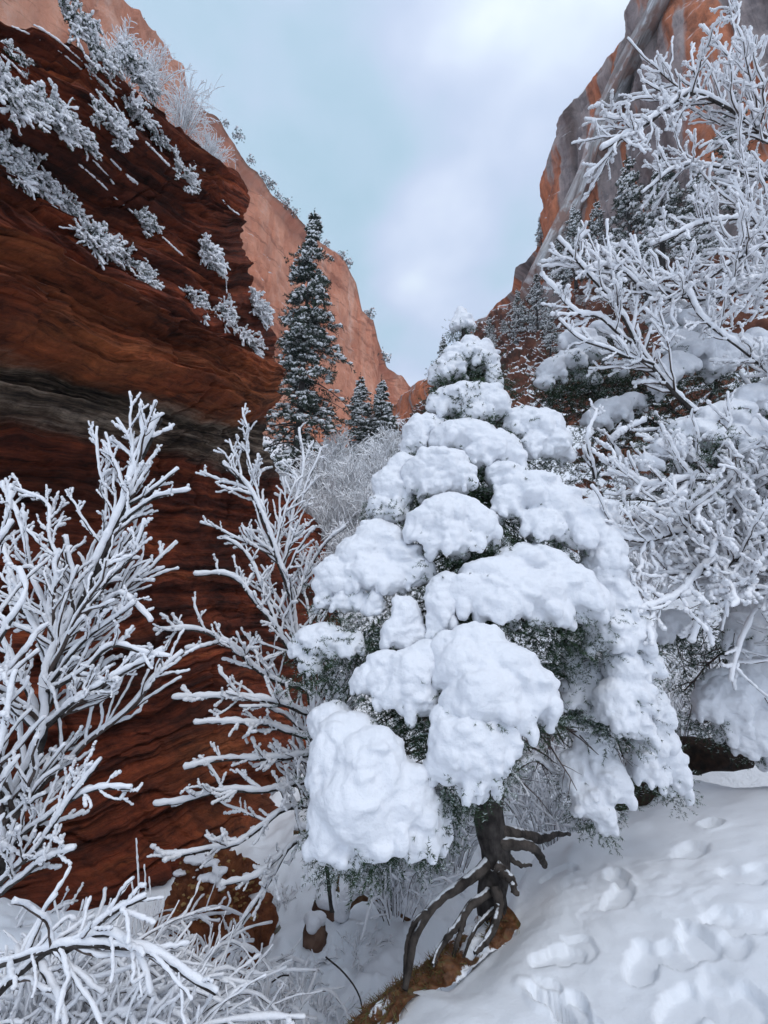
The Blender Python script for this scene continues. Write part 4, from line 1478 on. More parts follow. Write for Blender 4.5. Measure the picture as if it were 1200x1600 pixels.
mainsB = [limb([(520, 1420, 4.1), (500, 1250, 4.0), (490, 1130, 3.9), (465, 1000, 3.9), (440, 900, 3.85), (410, 810, 3.8), (385, 760, 3.8), (345, 722, 3.75)], 0.028, 26),
          limb([(410, 812, 3.8), (395, 740, 3.8), (385, 690, 3.8), (381, 636, 3.8)], 0.009), limb([(440, 900, 3.9), (460, 800, 3.9), (475, 730, 3.9), (467, 668, 3.9)], 0.012),
          limb([(470, 790, 3.9), (485, 745, 3.9), (505, 700, 3.9)], 0.007), limb([(455, 960, 3.9), (480, 900, 3.9), (510, 850, 3.85), (540, 825, 3.8)], 0.010),
          limb([(478, 1050, 3.9), (410, 955, 3.7), (360, 905, 3.6), (303, 900, 3.5)], 0.014), limb([(430, 980, 3.75), (400, 900, 3.7), (370, 855, 3.65), (350, 845, 3.6)], 0.009),
          limb([(485, 1080, 3.9), (420, 1060, 3.7), (350, 1000, 3.5), (300, 985, 3.4), (240, 985, 3.35)], 0.015), limb([(350, 1000, 3.5), (325, 1010, 3.45), (290, 1015, 3.4)], 0.007),
          limb([(320, 990, 3.45), (308, 960, 3.4), (303, 935, 3.4)], 0.006),
          limb([(490, 1120, 3.9), (430, 1100, 3.6), (370, 1090, 3.5), (275, 1095, 3.4)], 0.014), limb([(490, 1160, 3.9), (440, 1140, 3.7), (380, 1130, 3.5), (305, 1130, 3.4)], 0.012),
          limb([(495, 1180, 3.9), (420, 1190, 3.6), (350, 1190, 3.5), (290, 1205, 3.4)], 0.014), limb([(498, 1220, 3.9), (430, 1235, 3.6), (340, 1240, 3.4), (240, 1262, 3.3)], 0.014),
          limb([(500, 1260, 3.9), (440, 1270, 3.6), (370, 1320, 3.4), (300, 1335, 3.3), (245, 1340, 3.3)], 0.014), limb([(500, 1290, 3.9), (450, 1330, 3.6), (410, 1400, 3.4), (380, 1440, 3.3), (365, 1500, 3.3)], 0.014),
          limb([(440, 1335, 3.55), (400, 1370, 3.4), (345, 1385, 3.3)], 0.009), limb([(500, 1150, 3.9), (520, 1080, 3.9), (530, 1040, 3.9)], 0.008)]
bare_tree('bare_tree', 'leafless multi-branched tree between the dark overhang and the big snow-loaded fir', 'bare tree', P(520, 1420, 4.1), mainsB, rg, 0.019,
          LV(0.08, 0.075, None, 0.25, 0.42, 0.16))

# right: bare branches reaching in from beyond the right edge
mainsC = [limb([(1340, 330, 3.6), (1200, 215, 3.4), (1130, 168, 3.2), (1075, 148, 3.1), (1010, 195, 3.0), (940, 232, 2.95)], 0.022, 22),
          limb([(1130, 170, 3.2), (1140, 100, 3.15), (1150, 40, 3.1), (1148, -20, 3.1)], 0.010), limb([(1100, 155, 3.15), (1080, 100, 3.1), (1085, 70, 3.1)], 0.008),
          limb([(1060, 155, 3.1), (1010, 130, 3.05), (1000, 110, 3.0)], 0.007),
          limb([(1180, 200, 3.3), (1165, 110, 3.25), (1170, 50, 3.2)], 0.008),
          limb([(1340, 300, 3.5), (1200, 280, 3.4), (1120, 262, 3.2), (1060, 262, 3.1), (1005, 300, 3.05)], 0.014),
          limb([(1340, 420, 3.5), (1200, 385, 3.3), (1130, 420, 3.1), (1040, 470, 3.0), (960, 420, 2.95), (905, 430, 2.9)], 0.016),
          limb([(1340, 360, 3.5), (1200, 345, 3.3), (1100, 350, 3.1), (1020, 385, 3.0)], 0.013), limb([(1340, 480, 3.5), (1200, 440, 3.3), (1100, 470, 3.1), (1000, 440, 3.0), (930, 415, 2.95)], 0.014),
          limb([(1130, 690, 3.3), (1060, 620, 3.2), (1010, 560, 3.1), (960, 480, 3.0), (920, 430, 2.9), (870, 375, 2.85)], 0.018, 22),
          limb([(1000, 545, 3.1), (940, 500, 3.0), (900, 490, 2.95), (845, 430, 2.9)], 0.010), limb([(960, 480, 3.0), (950, 400, 2.95), (945, 345, 2.9)], 0.008),
          limb([(990, 520, 3.05), (1000, 440, 3.0), (990, 370, 2.95)], 0.008), limb([(1020, 570, 3.1), (950, 545, 3.0), (905, 530, 2.95), (870, 500, 2.9)], 0.010),
          limb([(1340, 700, 3.4), (1250, 620, 3.2), (1180, 560, 3.1), (1100, 500, 3.0), (1070, 450, 3.0)], 0.014)]
bare_tree('bare_tree', 'leafless tree leaning in from the right, snowy boughs crossing the streaked cliff', 'bare tree', P(1340, 700, 3.5), mainsC, rg, 0.025,
          LV(0.085, 0.075, None, 0.25, 0.42, 0.02))

mainsE = [limb([(1360, 900, 3.6), (1200, 840, 3.3), (1100, 830, 3.1), (1000, 850, 2.95), (940, 820, 2.9)], 0.016), limb([(1360, 860, 3.6), (1200, 780, 3.3), (1100, 750, 3.1), (1010, 760, 3.0), (950, 720, 2.95)], 0.015),
          limb([(1360, 940, 3.5), (1200, 880, 3.2), (1120, 880, 3.0), (1060, 930, 2.9), (1000, 960, 2.85)], 0.015), limb([(1360, 980, 3.5), (1220, 900, 3.2), (1150, 870, 3.05), (1110, 940, 2.95), (1085, 1000, 2.9)], 0.014),
          limb([(1360, 800, 3.6), (1220, 740, 3.3), (1160, 760, 3.1), (1080, 800, 3.0), (1000, 800, 2.95)], 0.013), limb([(1130, 900, 3.3), (1080, 820, 3.2), (1060, 740, 3.1), (1040, 690, 3.0)], 0.010),
          limb([(1360, 1040, 3.6), (1200, 930, 3.3), (1120, 900, 3.1), (1020, 900, 3.0)], 0.014),
          limb([(1180, 860, 3.2), (1150, 780, 3.1), (1160, 720, 3.0)], 0.008), limb([(1100, 840, 3.1), (1060, 800, 3.0), (1050, 750, 3.0)], 0.008),
          limb([(980, 740, 3.3), (960, 690, 3.2), (1010, 660, 3.1)], 0.010), limb([(930, 750, 3.2), (920, 690, 3.1), (935, 640, 3.1)], 0.009)]
bare_tree('bare_tree', 'tangle of level snow-covered boughs right of the big fir, drooping at its tips', 'bare tree', P(1360, 900, 3.6), mainsE, rg, 0.028,
          LV(0.065, 0.09, None, 0.32, 0.42, 0.0))

# ------------------------------------------------------------------ green fir boughs at the right, with snow pads
rg = np.random.RandomState(33)


def fir_bough_tree(label, base, trunk, boughs, pads, tufts, rg, frost=0.35, per=40, cat='fir tree', voxel=0.014):
    root = thing('fir_tree', label, cat, base)
    g = Geo()
    p, r = trunk
    tubes(g, p[None], (r * np.linspace(1, 0.35, len(p)))[None], 10, jag=0.05)
    obj('trunk', g, BARK, root)
    gb, gn_ = Geo(), Geo()
    for bb in boughs:
        g = Geo()
        wood(g, [bb], 7)
        obj('bough', g, TWIG, root)
    ch = spawn(boughs, rg, 0.07, (30, 65), 0.40, -0.12, -0.2, n=7)
    wood(gb, ch, 4)
    O, D = [], []
    for q, _ in ch + boughs:
        for t in range(7):
            j = rg.randint(1, len(q) - 1)
            O.append(q[j] + (q[j + 1] - q[j]) * rg.uniform())
            D.append(q[j + 1] - q[j] + rg.normal(size=3) * 0.5 * np.linalg.norm(q[j + 1] - q[j]))
    sprigs(gn_, np.array(O), np.array(D), 0.10, 26, 0.020, 0.005, rg, frost=1, pf=frost)
    for (px, py, y, n_, sp) in tufts:
        c = P(px, py, y)
        k = PX(px, py, y) * sp
        sprigs(gn_, c + rg.normal(size=(n_, 3)) * np.array([k, k * 0.8, k * 0.6]), rg.normal(size=(n_, 3)) + np.array([-0.5, -0.2, -0.4]), 0.10, 28, 0.020, 0.005, rg, frost=1, pf=frost)
    for lst in pads:
        o_, C, R = clump(root, lst, rg, voxel=voxel, nb=12, hang=10, grow=1.08)
        fringe(gn_, C + np.array([0, 0.03, -0.03]), R, rg, per=per, frost=frost + 0.2, low=-0.1, out_=0.97)
    obj('twigs', gb, TWIG, root)
    obj('needles', gn_, [NEEDLE, NEEDLEF], root)
    return root


fir_bough_tree('fir behind leafless boughs at the right, dark green sprays under snow pillows', P(1230, 1100, 4.4),
               limb([(1230, 1100, 4.4), (1180, 900, 4.3), (1120, 700, 4.2), (1080, 640, 4.1), (1020, 575, 4.0), (960, 520, 4.0)], 0.06, 30),
               [limb([(1120, 690, 4.2), (1020, 620, 4.0), (930, 580, 3.8), (850, 600, 3.6)], 0.02), limb([(1130, 720, 4.2), (1020, 660, 4.0), (940, 640, 3.8), (870, 650, 3.7)], 0.02),
                limb([(1080, 640, 4.1), (1000, 570, 3.9), (940, 550, 3.8), (880, 560, 3.7)], 0.016), limb([(1100, 640, 4.0), (1120, 590, 3.8), (1080, 570, 3.7), (1030, 600, 3.6)], 0.016),
                limb([(1180, 780, 4.2), (1080, 720, 4.0), (980, 700, 3.9), (900, 720, 3.8)], 0.016), limb([(1140, 680, 4.2), (1160, 620, 4.0), (1200, 590, 3.9)], 0.016),
                limb([(1180, 850, 4.2), (1090, 800, 4.0), (990, 780, 3.9), (930, 800, 3.8)], 0.014), limb([(1050, 600, 4.1), (980, 600, 3.9), (900, 620, 3.8), (850, 640, 3.8)], 0.014)],
               [[(862, 578, 22, 18, 3.6), (890, 562, 24, 14, 3.64), (925, 545, 26, 16, 3.68), (850, 592, 14, 14, 3.6)], [(905, 530, 30, 16, 3.72), (945, 515, 26, 14, 3.8)],
                [(1040, 585, 24, 20, 3.5), (1060, 570, 28, 18, 3.52), (1035, 600, 16, 16, 3.48)], [(1100, 545, 40, 22, 3.6), (1070, 535, 30, 18, 3.64), (1145, 545, 34, 20, 3.6), (1180, 535, 24, 20, 3.6), (1120, 570, 24, 16, 3.56)],
                [(955, 640, 30, 18, 3.6), (985, 628, 22, 14, 3.66), (930, 655, 22, 14, 3.58)], [(1090, 500, 28, 18, 3.7), (1060, 490, 26, 14, 3.74), (1030, 495, 20, 12, 3.74)],
                [(930, 590, 12, 9, 3.7), (905, 585, 10, 8, 3.7), (968, 575, 10, 12, 3.7)]],
               [(920, 600, 3.8, 420, 32), (880, 605, 3.75, 240, 20), (970, 600, 3.9, 360, 32), (1000, 660, 3.9, 260, 26), (1010, 600, 3.9, 200, 28), (1090, 610, 3.8, 160, 24), (960, 680, 3.9, 120, 28), (870, 640, 3.9, 100, 20), (900, 730, 4.0, 160, 30), (1150, 600, 3.8, 140, 26)], rg)

fir_bough_tree('low fir at the right under one long slanting load of snow, below the green sprays', P(1400, 1150, 4.0),
               limb([(1400, 1150, 4.0), (1340, 900, 3.8), (1300, 700, 3.7), (1280, 500, 3.7)], 0.07, 30),
               [limb([(1320, 760, 3.7), (1200, 650, 3.4), (1090, 680, 3.2), (1010, 720, 3.1)], 0.02), limb([(1320, 820, 3.7), (1200, 740, 3.4), (1100, 740, 3.2), (1040, 790, 3.1)], 0.018)],
               [[(1180, 625, 40, 22, 3.3), (1130, 650, 44, 22, 3.22), (1085, 675, 40, 20, 3.16), (1045, 700, 30, 18, 3.1), (1015, 722, 20, 12, 3.05), (1230, 610, 50, 26, 3.36), (1150, 680, 24, 16, 3.18)],
                [(1180, 675, 36, 22, 3.2), (1215, 690, 36, 30, 3.2), (1170, 700, 24, 20, 3.16)]],
               [(1080, 710, 3.3, 120, 24), (1150, 720, 3.4, 140, 30), (1050, 740, 3.3, 100, 24)], rg, frost=0.4)

fir_bough_tree('broad low fir at the right edge, sagging white boughs over a dark hollow', P(1420, 1230, 4.6),
               limb([(1420, 1260, 4.6), (1380, 1100, 4.5), (1350, 900, 4.4)], 0.07, 20),
               [limb([(1380, 1080, 4.5), (1260, 1000, 4.2), (1150, 1010, 4.1), (1070, 1080, 4.0)], 0.022), limb([(1380, 1130, 4.5), (1260, 1080, 4.2), (1160, 1100, 4.1), (1100, 1130, 4.0)], 0.02),
                limb([(1380, 1000, 4.5), (1260, 900, 4.3), (1130, 940, 4.2), (1040, 1000, 4.1)], 0.02), limb([(1380, 1180, 4.4), (1260, 1140, 4.2), (1170, 1160, 4.1)], 0.02), limb([(1380, 960, 4.4), (1250, 880, 4.2), (1180, 900, 4.1)], 0.018)],
               [[(1180, 1070, 50, 36, 4.0), (1140, 1090, 40, 32, 3.96), (1110, 1100, 26, 26, 3.94), (1220, 1060, 50, 50, 4.0), (1150, 1130, 30, 24, 3.94)], [(1190, 1140, 34, 28, 3.9), (1230, 1160, 40, 36, 3.9), (1165, 1160, 20, 18, 3.9)],
                [(1190, 960, 40, 30, 4.05), (1160, 985, 30, 26, 4.0), (1215, 1000, 40, 30, 4.0)], [(1020, 985, 30, 16, 4.0), (1050, 970, 26, 14, 4.02)], [(1190, 1010, 30, 22, 4.0), (1165, 1030, 24, 18, 4.0)], [(1130, 1065, 26, 18, 4.0), (1105, 1075, 18, 14, 4.0)]],
               [(1060, 995, 4.2, 160, 26), (1100, 1070, 4.2, 180, 22), (1040, 1010, 4.2, 120, 26), (1130, 1010, 4.2, 120, 26), (1110, 1140, 4.2, 120, 20), (1150, 950, 4.3, 120, 26)], rg, frost=0.55)

# ------------------------------------------------------------------ firs farther up the canyon
rg = np.random.RandomState(44)
b = P(462, 705, 22.0)
t = P(491, 336, 22.0)
b0 = P(459, 760, 22.0)
conifer('fir_tree', 'tall narrow dark fir in front of the orange canyon wall', b0, t[2] - b0[2], 2.75, rg, nb=270, ncl=16, nn=11, snow=0.55, nl=0.20, nw=0.06, start=0.06, ragged=0.8, droop=0.5, whorl=20,
        lean=(t[0] - b0[0], 0), shape=1.0, trunk_r=0.24, ssz=0.95)


def small_fir(px0, py0, px1, py1, y, rad, label, rg, group=None, nb=150, snow=0.8, nn=9, ncl=8, **kw):
    b = P(px0, py0, y)
    t = P(px1, py1, y)
    h = t[2] - b[2]
    k = PX(px0, (py0 + py1) / 2, y) * rad
    return conifer('fir_tree', label, b, h, k, rg, nb=nb, ncl=ncl, nn=nn, snow=snow, nl=h * kw.pop('nlf', 0.022), nw=h * 0.007, lean=(t[0] - b[0], 0), group=group, **kw)


small_fir(566, 780, 563, 592, 27.0, 42, 'snowy fir just right of the tall dark fir, left one of a close pair', rg, 'pair of snowy firs up the canyon', nb=240, ragged=0.3)
small_fir(600, 780, 596, 596, 26.0, 40, 'snowy fir touching the big fir, right one of a close pair', rg, 'pair of snowy firs up the canyon', nb=240, ragged=0.3)
small_fir(690, 640, 692, 528, 40.0, 22, 'slim distant fir showing left of the big fir tip, against the sky', rg, None, nb=120)
small_fir(846, 385, 843, 340, 50.5, 10, 'tiny snowy fir on the skyline ledge of the streaked cliff', rg, None, nb=70)
spots = [(985, 420, 980, 250, 30, 36), (930, 440, 932, 318, 33, 32), (900, 450, 896, 325, 34, 30), (880, 470, 872, 372, 35, 30), (1035, 420, 1032, 235, 27, 38), (960, 470, 955, 372, 28, 30), (1090, 420, 1088, 262, 24, 40),
         (840, 520, 838, 430, 38, 26), (812, 545, 808, 455, 42, 24), (766, 575, 764, 497, 46, 22), (790, 560, 787, 500, 46, 18), (1010, 480, 1008, 372, 24, 34), (860, 555, 858, 478, 32, 28), (1150, 330, 1146, 150, 24, 40)]
labs = ['rimed fir at the foot of the streaked cliff, slender one below the outstretched snowy bough', 'rimed fir under the grey streak of the right cliff, right one of two close crowns',
        'rimed fir under the grey streak of the right cliff, left one of two close crowns', 'rimed fir at the lower end of the snowy ramp on the right cliff',
        'tallest rimed fir on the right slope, partly behind the level snowy boughs', 'short rimed fir half hidden by upright snowy twigs', 'dark rimed fir high on the right slope behind snowy boughs',
        'rimed fir on the rocks below the snowy ramp', 'rimed fir beside the red blocks on the lower right skyline', 'small rimed fir between red blocks just right of the big fir tip',
        'smallest rimed fir in the gap above the big fir', 'rimed fir behind the forked snowy bough', 'bushy rimed fir above the green fir sprays', 'dark fir high at the right beneath the topmost snowy bough']
for s, l in zip(spots, labs):
    small_fir(*s, l, rg, 'rimed firs on the right slope', nb=130, snow=0.9, nn=8, ncl=7, mat_n=FIRN, ragged=0.65, whorl=14)


# ------------------------------------------------------------------ brush: arching stems under snow
def brush(label, c, rad, h, n, rg, thick, group=None, twigs=True, arch=0.5, name='snowy_bush', cat='bush', matw=None, nring=12, ch=None, sn=None, sides=5, flat=1.0, side=(0, 0), share=None):
    c = np.array(c, float)
    root = thing(name, label, cat, c, group)
    lim = []
    for _ in range(n):
        a = rg.uniform(0, 2 * math.pi)
        q = rg.uniform(0.1, 1.0)
        o = c + np.array([math.cos(a), math.sin(a) * flat, 0]) * rad * 0.3 * q
        d = np.array([math.cos(a) + side[0], (math.sin(a) + side[1]) * flat, 0])
        l = rad * q * rg.uniform(0.6, 1.1)
        hh = h * rg.uniform(0.5, 1.1) * (1.1 - 0.5 * q)
        p = resample([o - UP * 0.1, o + d * l * 0.35 + UP * hh * 0.7, o + d * l * 0.75 + UP * hh, o + d * l * 1.1 + UP * hh * (1 - arch * rg.uniform(0, 1.2))], 10)
        lim.append((p, thick * 0.28))
    a2 = spawn(lim, rg, ch or rad * 0.16, (25, 65), 0.42, 0.15, 0.0, n=7, flat=1.0)
    gb, gs = Geo(), Geo()
    wood(gb, lim + a2, 4)
    lay_snow(gs, lim + a2, rg, thick, nring, sides)
    obj('stems', gb, matw or TWIG, root)
    obj('snow_cover', gs, sn or SNOW, root)
    return root


rg = np.random.RandomState(55)
# frosted shrubs in the canyon floor between the tall fir and the big fir
for (px, py, y, r, l) in [(505, 745, 17, 1.5, 'frost-white shrub below the tall dark fir'), (545, 765, 15, 1.3, 'frost-white shrub in the middle of the canyon floor'), (590, 740, 18, 1.5, 'frost-white shrub in front of the pair of snowy firs'),
                          (520, 820, 12.5, 1.2, 'frosted shrub beside the upright twigs of the leafless tree'), (480, 800, 13.5, 1.0, 'frosted shrub at the corner of the dark cliff'), (570, 800, 13, 1.0, 'frosted shrub touching the left shoulder of the big fir'),
                          (530, 700, 24, 1.6, 'far frosted thicket at the foot of the tall fir'), (610, 700, 24, 1.7, 'far frosted thicket at the foot of the canyon wall'), (640, 690, 26, 1.5, 'frosted bush on the rocks left of the big fir'),
                          (540, 880, 10.5, 1.0, 'frosted shrub low behind the left boughs of the big fir'), (450, 770, 16, 1.0, 'frosted shrub in the shade under the cliff nose')]:
    c = P(px, py + 40, y)
    brush(l, c, r * 1.1, r * 1.5, 70, rg, 0.026 * y / 13, 'frost-white shrubs on the canyon floor', arch=0.2, nring=8, sides=3, ch=r * 0.13, sn=SNOWF)

# clutter behind the trunk and roots
for (px, py, y, r, l) in [(860, 1290, 5.6, 0.8, 'snowy undergrowth just right of the dark trunk'), (700, 1310, 5.6, 0.7, 'snowy undergrowth seen between the trunk and the lowest snow load'), (820, 1230, 6.6, 0.9, 'snowy undergrowth beneath the right boughs of the big fir'),
                          (620, 1385, 4.9, 0.55, 'snow-buried brush under the lowest snow load'), (930, 1220, 6.6, 0.9, 'snowy thicket glimpsed through the hanging right boughs'), (1050, 1130, 6.4, 1.0, 'snowy thicket between the big fir and the fir at the right edge'),
                          (740, 1250, 7.4, 0.9, 'snowy thicket farther back behind the trunk'), (1130, 1080, 7.0, 1.1, 'snowy thicket behind the low fir at the right edge'), (1010, 900, 7.5, 1.2, 'snowy thicket behind the tangle of level boughs'), (1100, 850, 8.0, 1.3, 'dim snowy thicket behind the drooping bough tips'),
                          (960, 1010, 7, 1.0, 'snowy thicket behind the right flank of the big fir')]:
    c = P(px, py + 25, y)
    brush(l, c, r, r * 0.8, 34, rg, 0.020, 'snow-covered undergrowth on the bank behind the big fir', arch=0.7, nring=10, sides=5)

# twiggy, snow-buried litter of the gully floor
for (px, py, r, h, n_, l) in [(560, 1500, 0.34, 0.10, 18, 'snow-buried twigs in the gully just left of the longest root'), (470, 1540, 0.36, 0.09, 18, 'snow-buried twigs at the bottom of the gully, below the small stones'), (620, 1400, 0.42, 0.2, 26, 'snowy twigs heaped behind the arched log'),
                              (440, 1420, 0.36, 0.14, 18, 'snow-buried twigs by the grey stone'), (680, 1370, 0.42, 0.3, 26, 'snowy twigs left of the trunk, behind the roots'), (560, 1360, 0.4, 0.3, 24, 'snowy twigs just under the hanging lowest load'), (500, 1600, 0.3, 0.08, 14, 'snow-buried twigs at the bottom edge left of the soil')]:
    c = GH(px, py)
    brush(l, c, r, h, n_, rg, 0.013, 'snow-buried twigs on the gully floor', arch=0.9, nring=10, sides=5, name='snowy_twigs', cat='twigs')

# low arching brush in the lower left corner
for (px, py, y, r, h, n_, l, sd, th) in [(40, 1590, 2.45, 0.60, 0.30, 80, 'arching snow-covered brush filling the lower left corner', (0.3, 0), 0.014), (215, 1590, 2.8, 0.60, 0.28, 70, 'arching snow-covered brush right of the corner brush', (0.3, 0), 0.013),
                                     (330, 1540, 4.0, 0.5, 0.24, 22, 'snow-covered brush against the foot of the dark cliff', (0.2, 0), 0.018), (0, 1520, 3.2, 0.6, 0.28, 36, 'snow-covered brush under the far left tree', (0.3, 0), 0.018), (150, 1510, 3.7, 0.7, 0.26, 40, 'pale thin brush at the base of the dark cliff', (0.2, 0), 0.016),
                                     (120, 1620, 2.3, 0.5, 0.22, 36, 'low brush pressed down by snow at the bottom edge', (0.3, 0), 0.016), (430, 1560, 3.6, 0.35, 0.16, 16, 'small snow-flattened twigs in the gully', (0.1, 0), 0.014)]:
    p = P(px, py, y)
    brush(l, (p[0], p[1], p[2] - 0.10), r, h, n_, rg, th, 'arching brush in the lower left', arch=1.0, nring=14, sides=6, side=sd)

# two bent saplings in front of it
mains = [limb([(-30, 1590, 2.2), (60, 1500, 2.15), (110, 1480, 2.12), (200, 1478, 2.1), (300, 1540, 2.1), (330, 1560, 2.1)], 0.014), limb([(-40, 1520, 2.2), (40, 1490, 2.15), (120, 1470, 2.1), (200, 1420, 2.1), (230, 1400, 2.1)], 0.012),
         limb([(100, 1490, 2.12), (160, 1460, 2.1), (210, 1490, 2.1), (232, 1550, 2.1)], 0.010), limb([(60, 1500, 2.15), (90, 1560, 2.12), (100, 1600, 2.1)], 0.010)]
bare_tree('fallen_sapling', 'bent sapling arching over the lower left brush, thickly coated in snow', 'sapling', P(-30, 1590, 2.2), mains, rg, 0.012, [dict(every=0.06, ang=(25, 60), lenf=0.35, up=0.05, curve=-0.1)])

# dry weed stalks
rgw = np.random.RandomState(8)
root = thing('weed_stalks', 'upright dry weed stalks dusted with snow at the foot of the dark cliff', 'weeds', P(230, 1470, 3.2))
for (a, b_, c_, d_) in [(212, 1460, 212, 1310), (222, 1460, 225, 1350), (232, 1470, 232, 1370), (240, 1470, 258, 1390), (205, 1460, 205, 1375), (222, 1470, 245, 1400)]:
    l_ = (resample([P(a, b_, 3.2), P((a + c_) / 2 + 4, (b_ + d_) / 2, 3.2), P(c_, d_, 3.2)], 10), 0.005)
    g1, g2 = Geo(), Geo()
    wood(g1, [l_], 5)
    lay_snow(g2, [l_], rgw, 0.011, 26, 5, gap=0.3)
    s_ = obj('stalk', g1, LITTER, root)
    obj('snow_cover', g2, SNOW, root)


# ------------------------------------------------------------------ shrubs, snow on the ledges of the dark cliff
rg = np.random.RandomState(66)


def cliff_shrub(px, py, sz, label, rg, dirn=(0.5, -0.3, -0.35), n=60, frost=0.55, name='cliff_shrub', group='frosted shrubs on the dark cliff ledges', stretch=1.0, slope=0.6, green=1.0):
    h, nn_ = cast(CB, px, py)
    if h is None:
        h = plane_hit(np.array(px), np.array(py), np.array(0.0))
    y = h[1]
    k = PX(px, py, y) * sz * 0.88
    root = thing(name, label, 'shrub', h, group)
    gs, gb, gn_ = Geo(), Geo(), Geo()
    lim = []
    out_ = NPL
    al = np.array([1.7, 4.7, 0]) / 5.0
    for _ in range(n):
        u = rg.uniform(-1, 1)
        o = h + al * u * k * 0.45 * stretch + UP * rg.normal() * k * 0.26 - out_ * 0.02
        d = nrm(out_ * rg.uniform(0.5, 1.1) + al * (u * 0.7 + rg.normal() * 0.45) + UP * rg.normal() * 0.55 + np.array([0, 0, 0.12]))
        l = k * rg.uniform(0.35, 0.95)
        s = np.linspace(0, 1, 6)[:, None]
        p = o + l * (d * s + np.array([0, 0, -0.35]) * s ** 2)
        lim.append((p, k * 0.012))
    ch = spawn(lim, rg, k * 0.13, (18, 48), 0.62, 0.12, 0.0, n=6, flat=1.0, start=0.25)
    wood(gb, lim, 4)
    lay_snow(gs, ch + lim, rg, rg.uniform(0.032, 0.042) * (k / 0.35) ** 0.35, 8, 5, gap=0.05, wind=(0.1, -0.2, 0))
    q = ch + lim
    sprigs(gn_, np.array([p[0] for p, _ in q]), np.array([p[-1] - p[0] for p, _ in q]), np.array([np.linalg.norm(p[-1] - p[0]) for p, _ in q]), int(8 * green), 0.040, 0.010, rg, frost=1, pf=frost)
    obj('stems', gb, TWIG, root)
    obj('foliage', gn_, [NEEDLE, NEEDLEF], root)
    obj('snow_cover', gs, SNOW, root)


CS = [(25, 95, 22, 'small frosted shrub in the topmost crack at the left edge'), (20, 150, 48, 'large frosted shrub at the left edge below the snowy top cracks'), (75, 175, 48, 'dense frosted shrub spilling along the upper left ledge'), (112, 210, 40, 'frosted shrub at the right end of the upper left ledge, drooping'),
      (168, 195, 40, 'rounded frosted shrub alone on the upper cliff'), (212, 178, 36, 'frosted shrub below the rim, left of the hanging tail'), (245, 215, 24, 'narrow hanging frosted tail below the rim'), (285, 272, 30, 'lone frosted shrub nearest the skyline of the dark cliff'),
      (10, 255, 46, 'frosted shrub at the left edge, start of the long middle ledge'), (55, 285, 42, 'frosted shrub on the long middle ledge, second from the left'), (100, 325, 36, 'frosted shrub on the long middle ledge where it steepens'), (145, 372, 42, 'wide frosted shrub in the centre of the long middle ledge'),
      (190, 402, 36, 'spiky frosted shrub near the end of the long middle ledge'), (228, 435, 26, 'last small frosted shrub of the long middle ledge'), (226, 350, 28, 'compact white shrub at the end of a thin snow line'), (325, 405, 38, 'bright frosted shrub with a snowy dangling root'), (300, 468, 30, 'frosted shrub on the lower ledge, leftmost of four'),
      (345, 492, 38, 'frosted shrub on the lower ledge with green sprays showing'), (388, 535, 34, 'frosted shrub hanging lowest on the nose of the cliff'), (400, 480, 34, 'frosted shrub at the right corner of the cliff against the orange wall')]
for px, py, sz, l in CS:
    cliff_shrub(px, py, sz, l, rg, n=34 if sz < 35 else 46)
for px, py, sz, l in [(112, 30, 46, 'dark green juniper on the cliff rim at the top edge'), (150, 95, 44, 'frosted juniper below the dark one on the rim'), (205, 110, 40, 'frosted juniper on the rim above the hanging tail'), (225, 135, 30, 'small frosted juniper where the rim drops')]:
    cliff_shrub(px, py, sz, l, rg, n=44, stretch=0.55, frost=0.6 if px > 120 else 0.25, name='juniper', group='junipers on the cliff rim', green=1.8)
for px, py, y, r, l in [(190, 95, 6.4, 0.6, 'bare frosted bush between the rim junipers'), (235, 130, 6.8, 0.7, 'bare frosted bush right of the rim junipers'), (285, 190, 7.6, 0.9, 'bare frosted bush standing against the sky on the rim'), (325, 245, 8.2, 0.55, 'lowest bare frosted bush on the rim, near the nose')]:
    c = P(px, py + 8, y)
    brush(l, c, r * 0.9, r * 1.25, 46, rg, 0.012, 'bare frosted bushes on the cliff rim', arch=0.1, nring=8, sides=4, ch=r * 0.10, sn=SNOWF)

LED = [[(5, 28), (60, 48), (110, 85), (150, 125), (190, 165)], [(15, 45), (70, 70), (120, 108), (165, 150)], [(130, 108), (160, 140), (185, 178)], [(0, 90), (20, 108), (35, 125)], [(150, 148), (175, 175), (192, 190)], [(172, 132), (188, 143)],
       [(120, 260), (150, 285), (180, 315), (205, 335)], [(138, 248), (160, 272), (175, 290)], [(195, 278), (212, 291)], [(250, 372), (270, 390), (285, 403)], [(340, 415), (350, 435), (352, 460)], [(345, 315), (360, 330), (372, 338)], [(170, 252), (185, 268)],
       [(300, 255), (318, 270)], [(225, 225), (245, 245), (262, 262)]]
LEDL = ['longest ribbon of snow along the top crack of the dark cliff', 'second ribbon of snow, just under the topmost one', 'ribbon of snow ending beside the rim junipers', 'short ribbon of snow touching the left edge', 'ribbon of snow running down from the top crack above the lone rounded shrub',
        'snow dab beside the lowest rim juniper', 'thin snow line leading down to the compact white shrub', 'short snow line right of the upper ledge shrubs', 'tiny snow line right of the upper ledge', 'snow line between the compact shrub and the shrub with the dangling root', 'snow-coated dangling root below the bright shrub',
        'snow line under the rock nose', 'tiny snow streak below the lone rounded shrub', 'snow streak on the upper rock near the skyline', 'snow streak behind the narrow hanging tail of leaves']
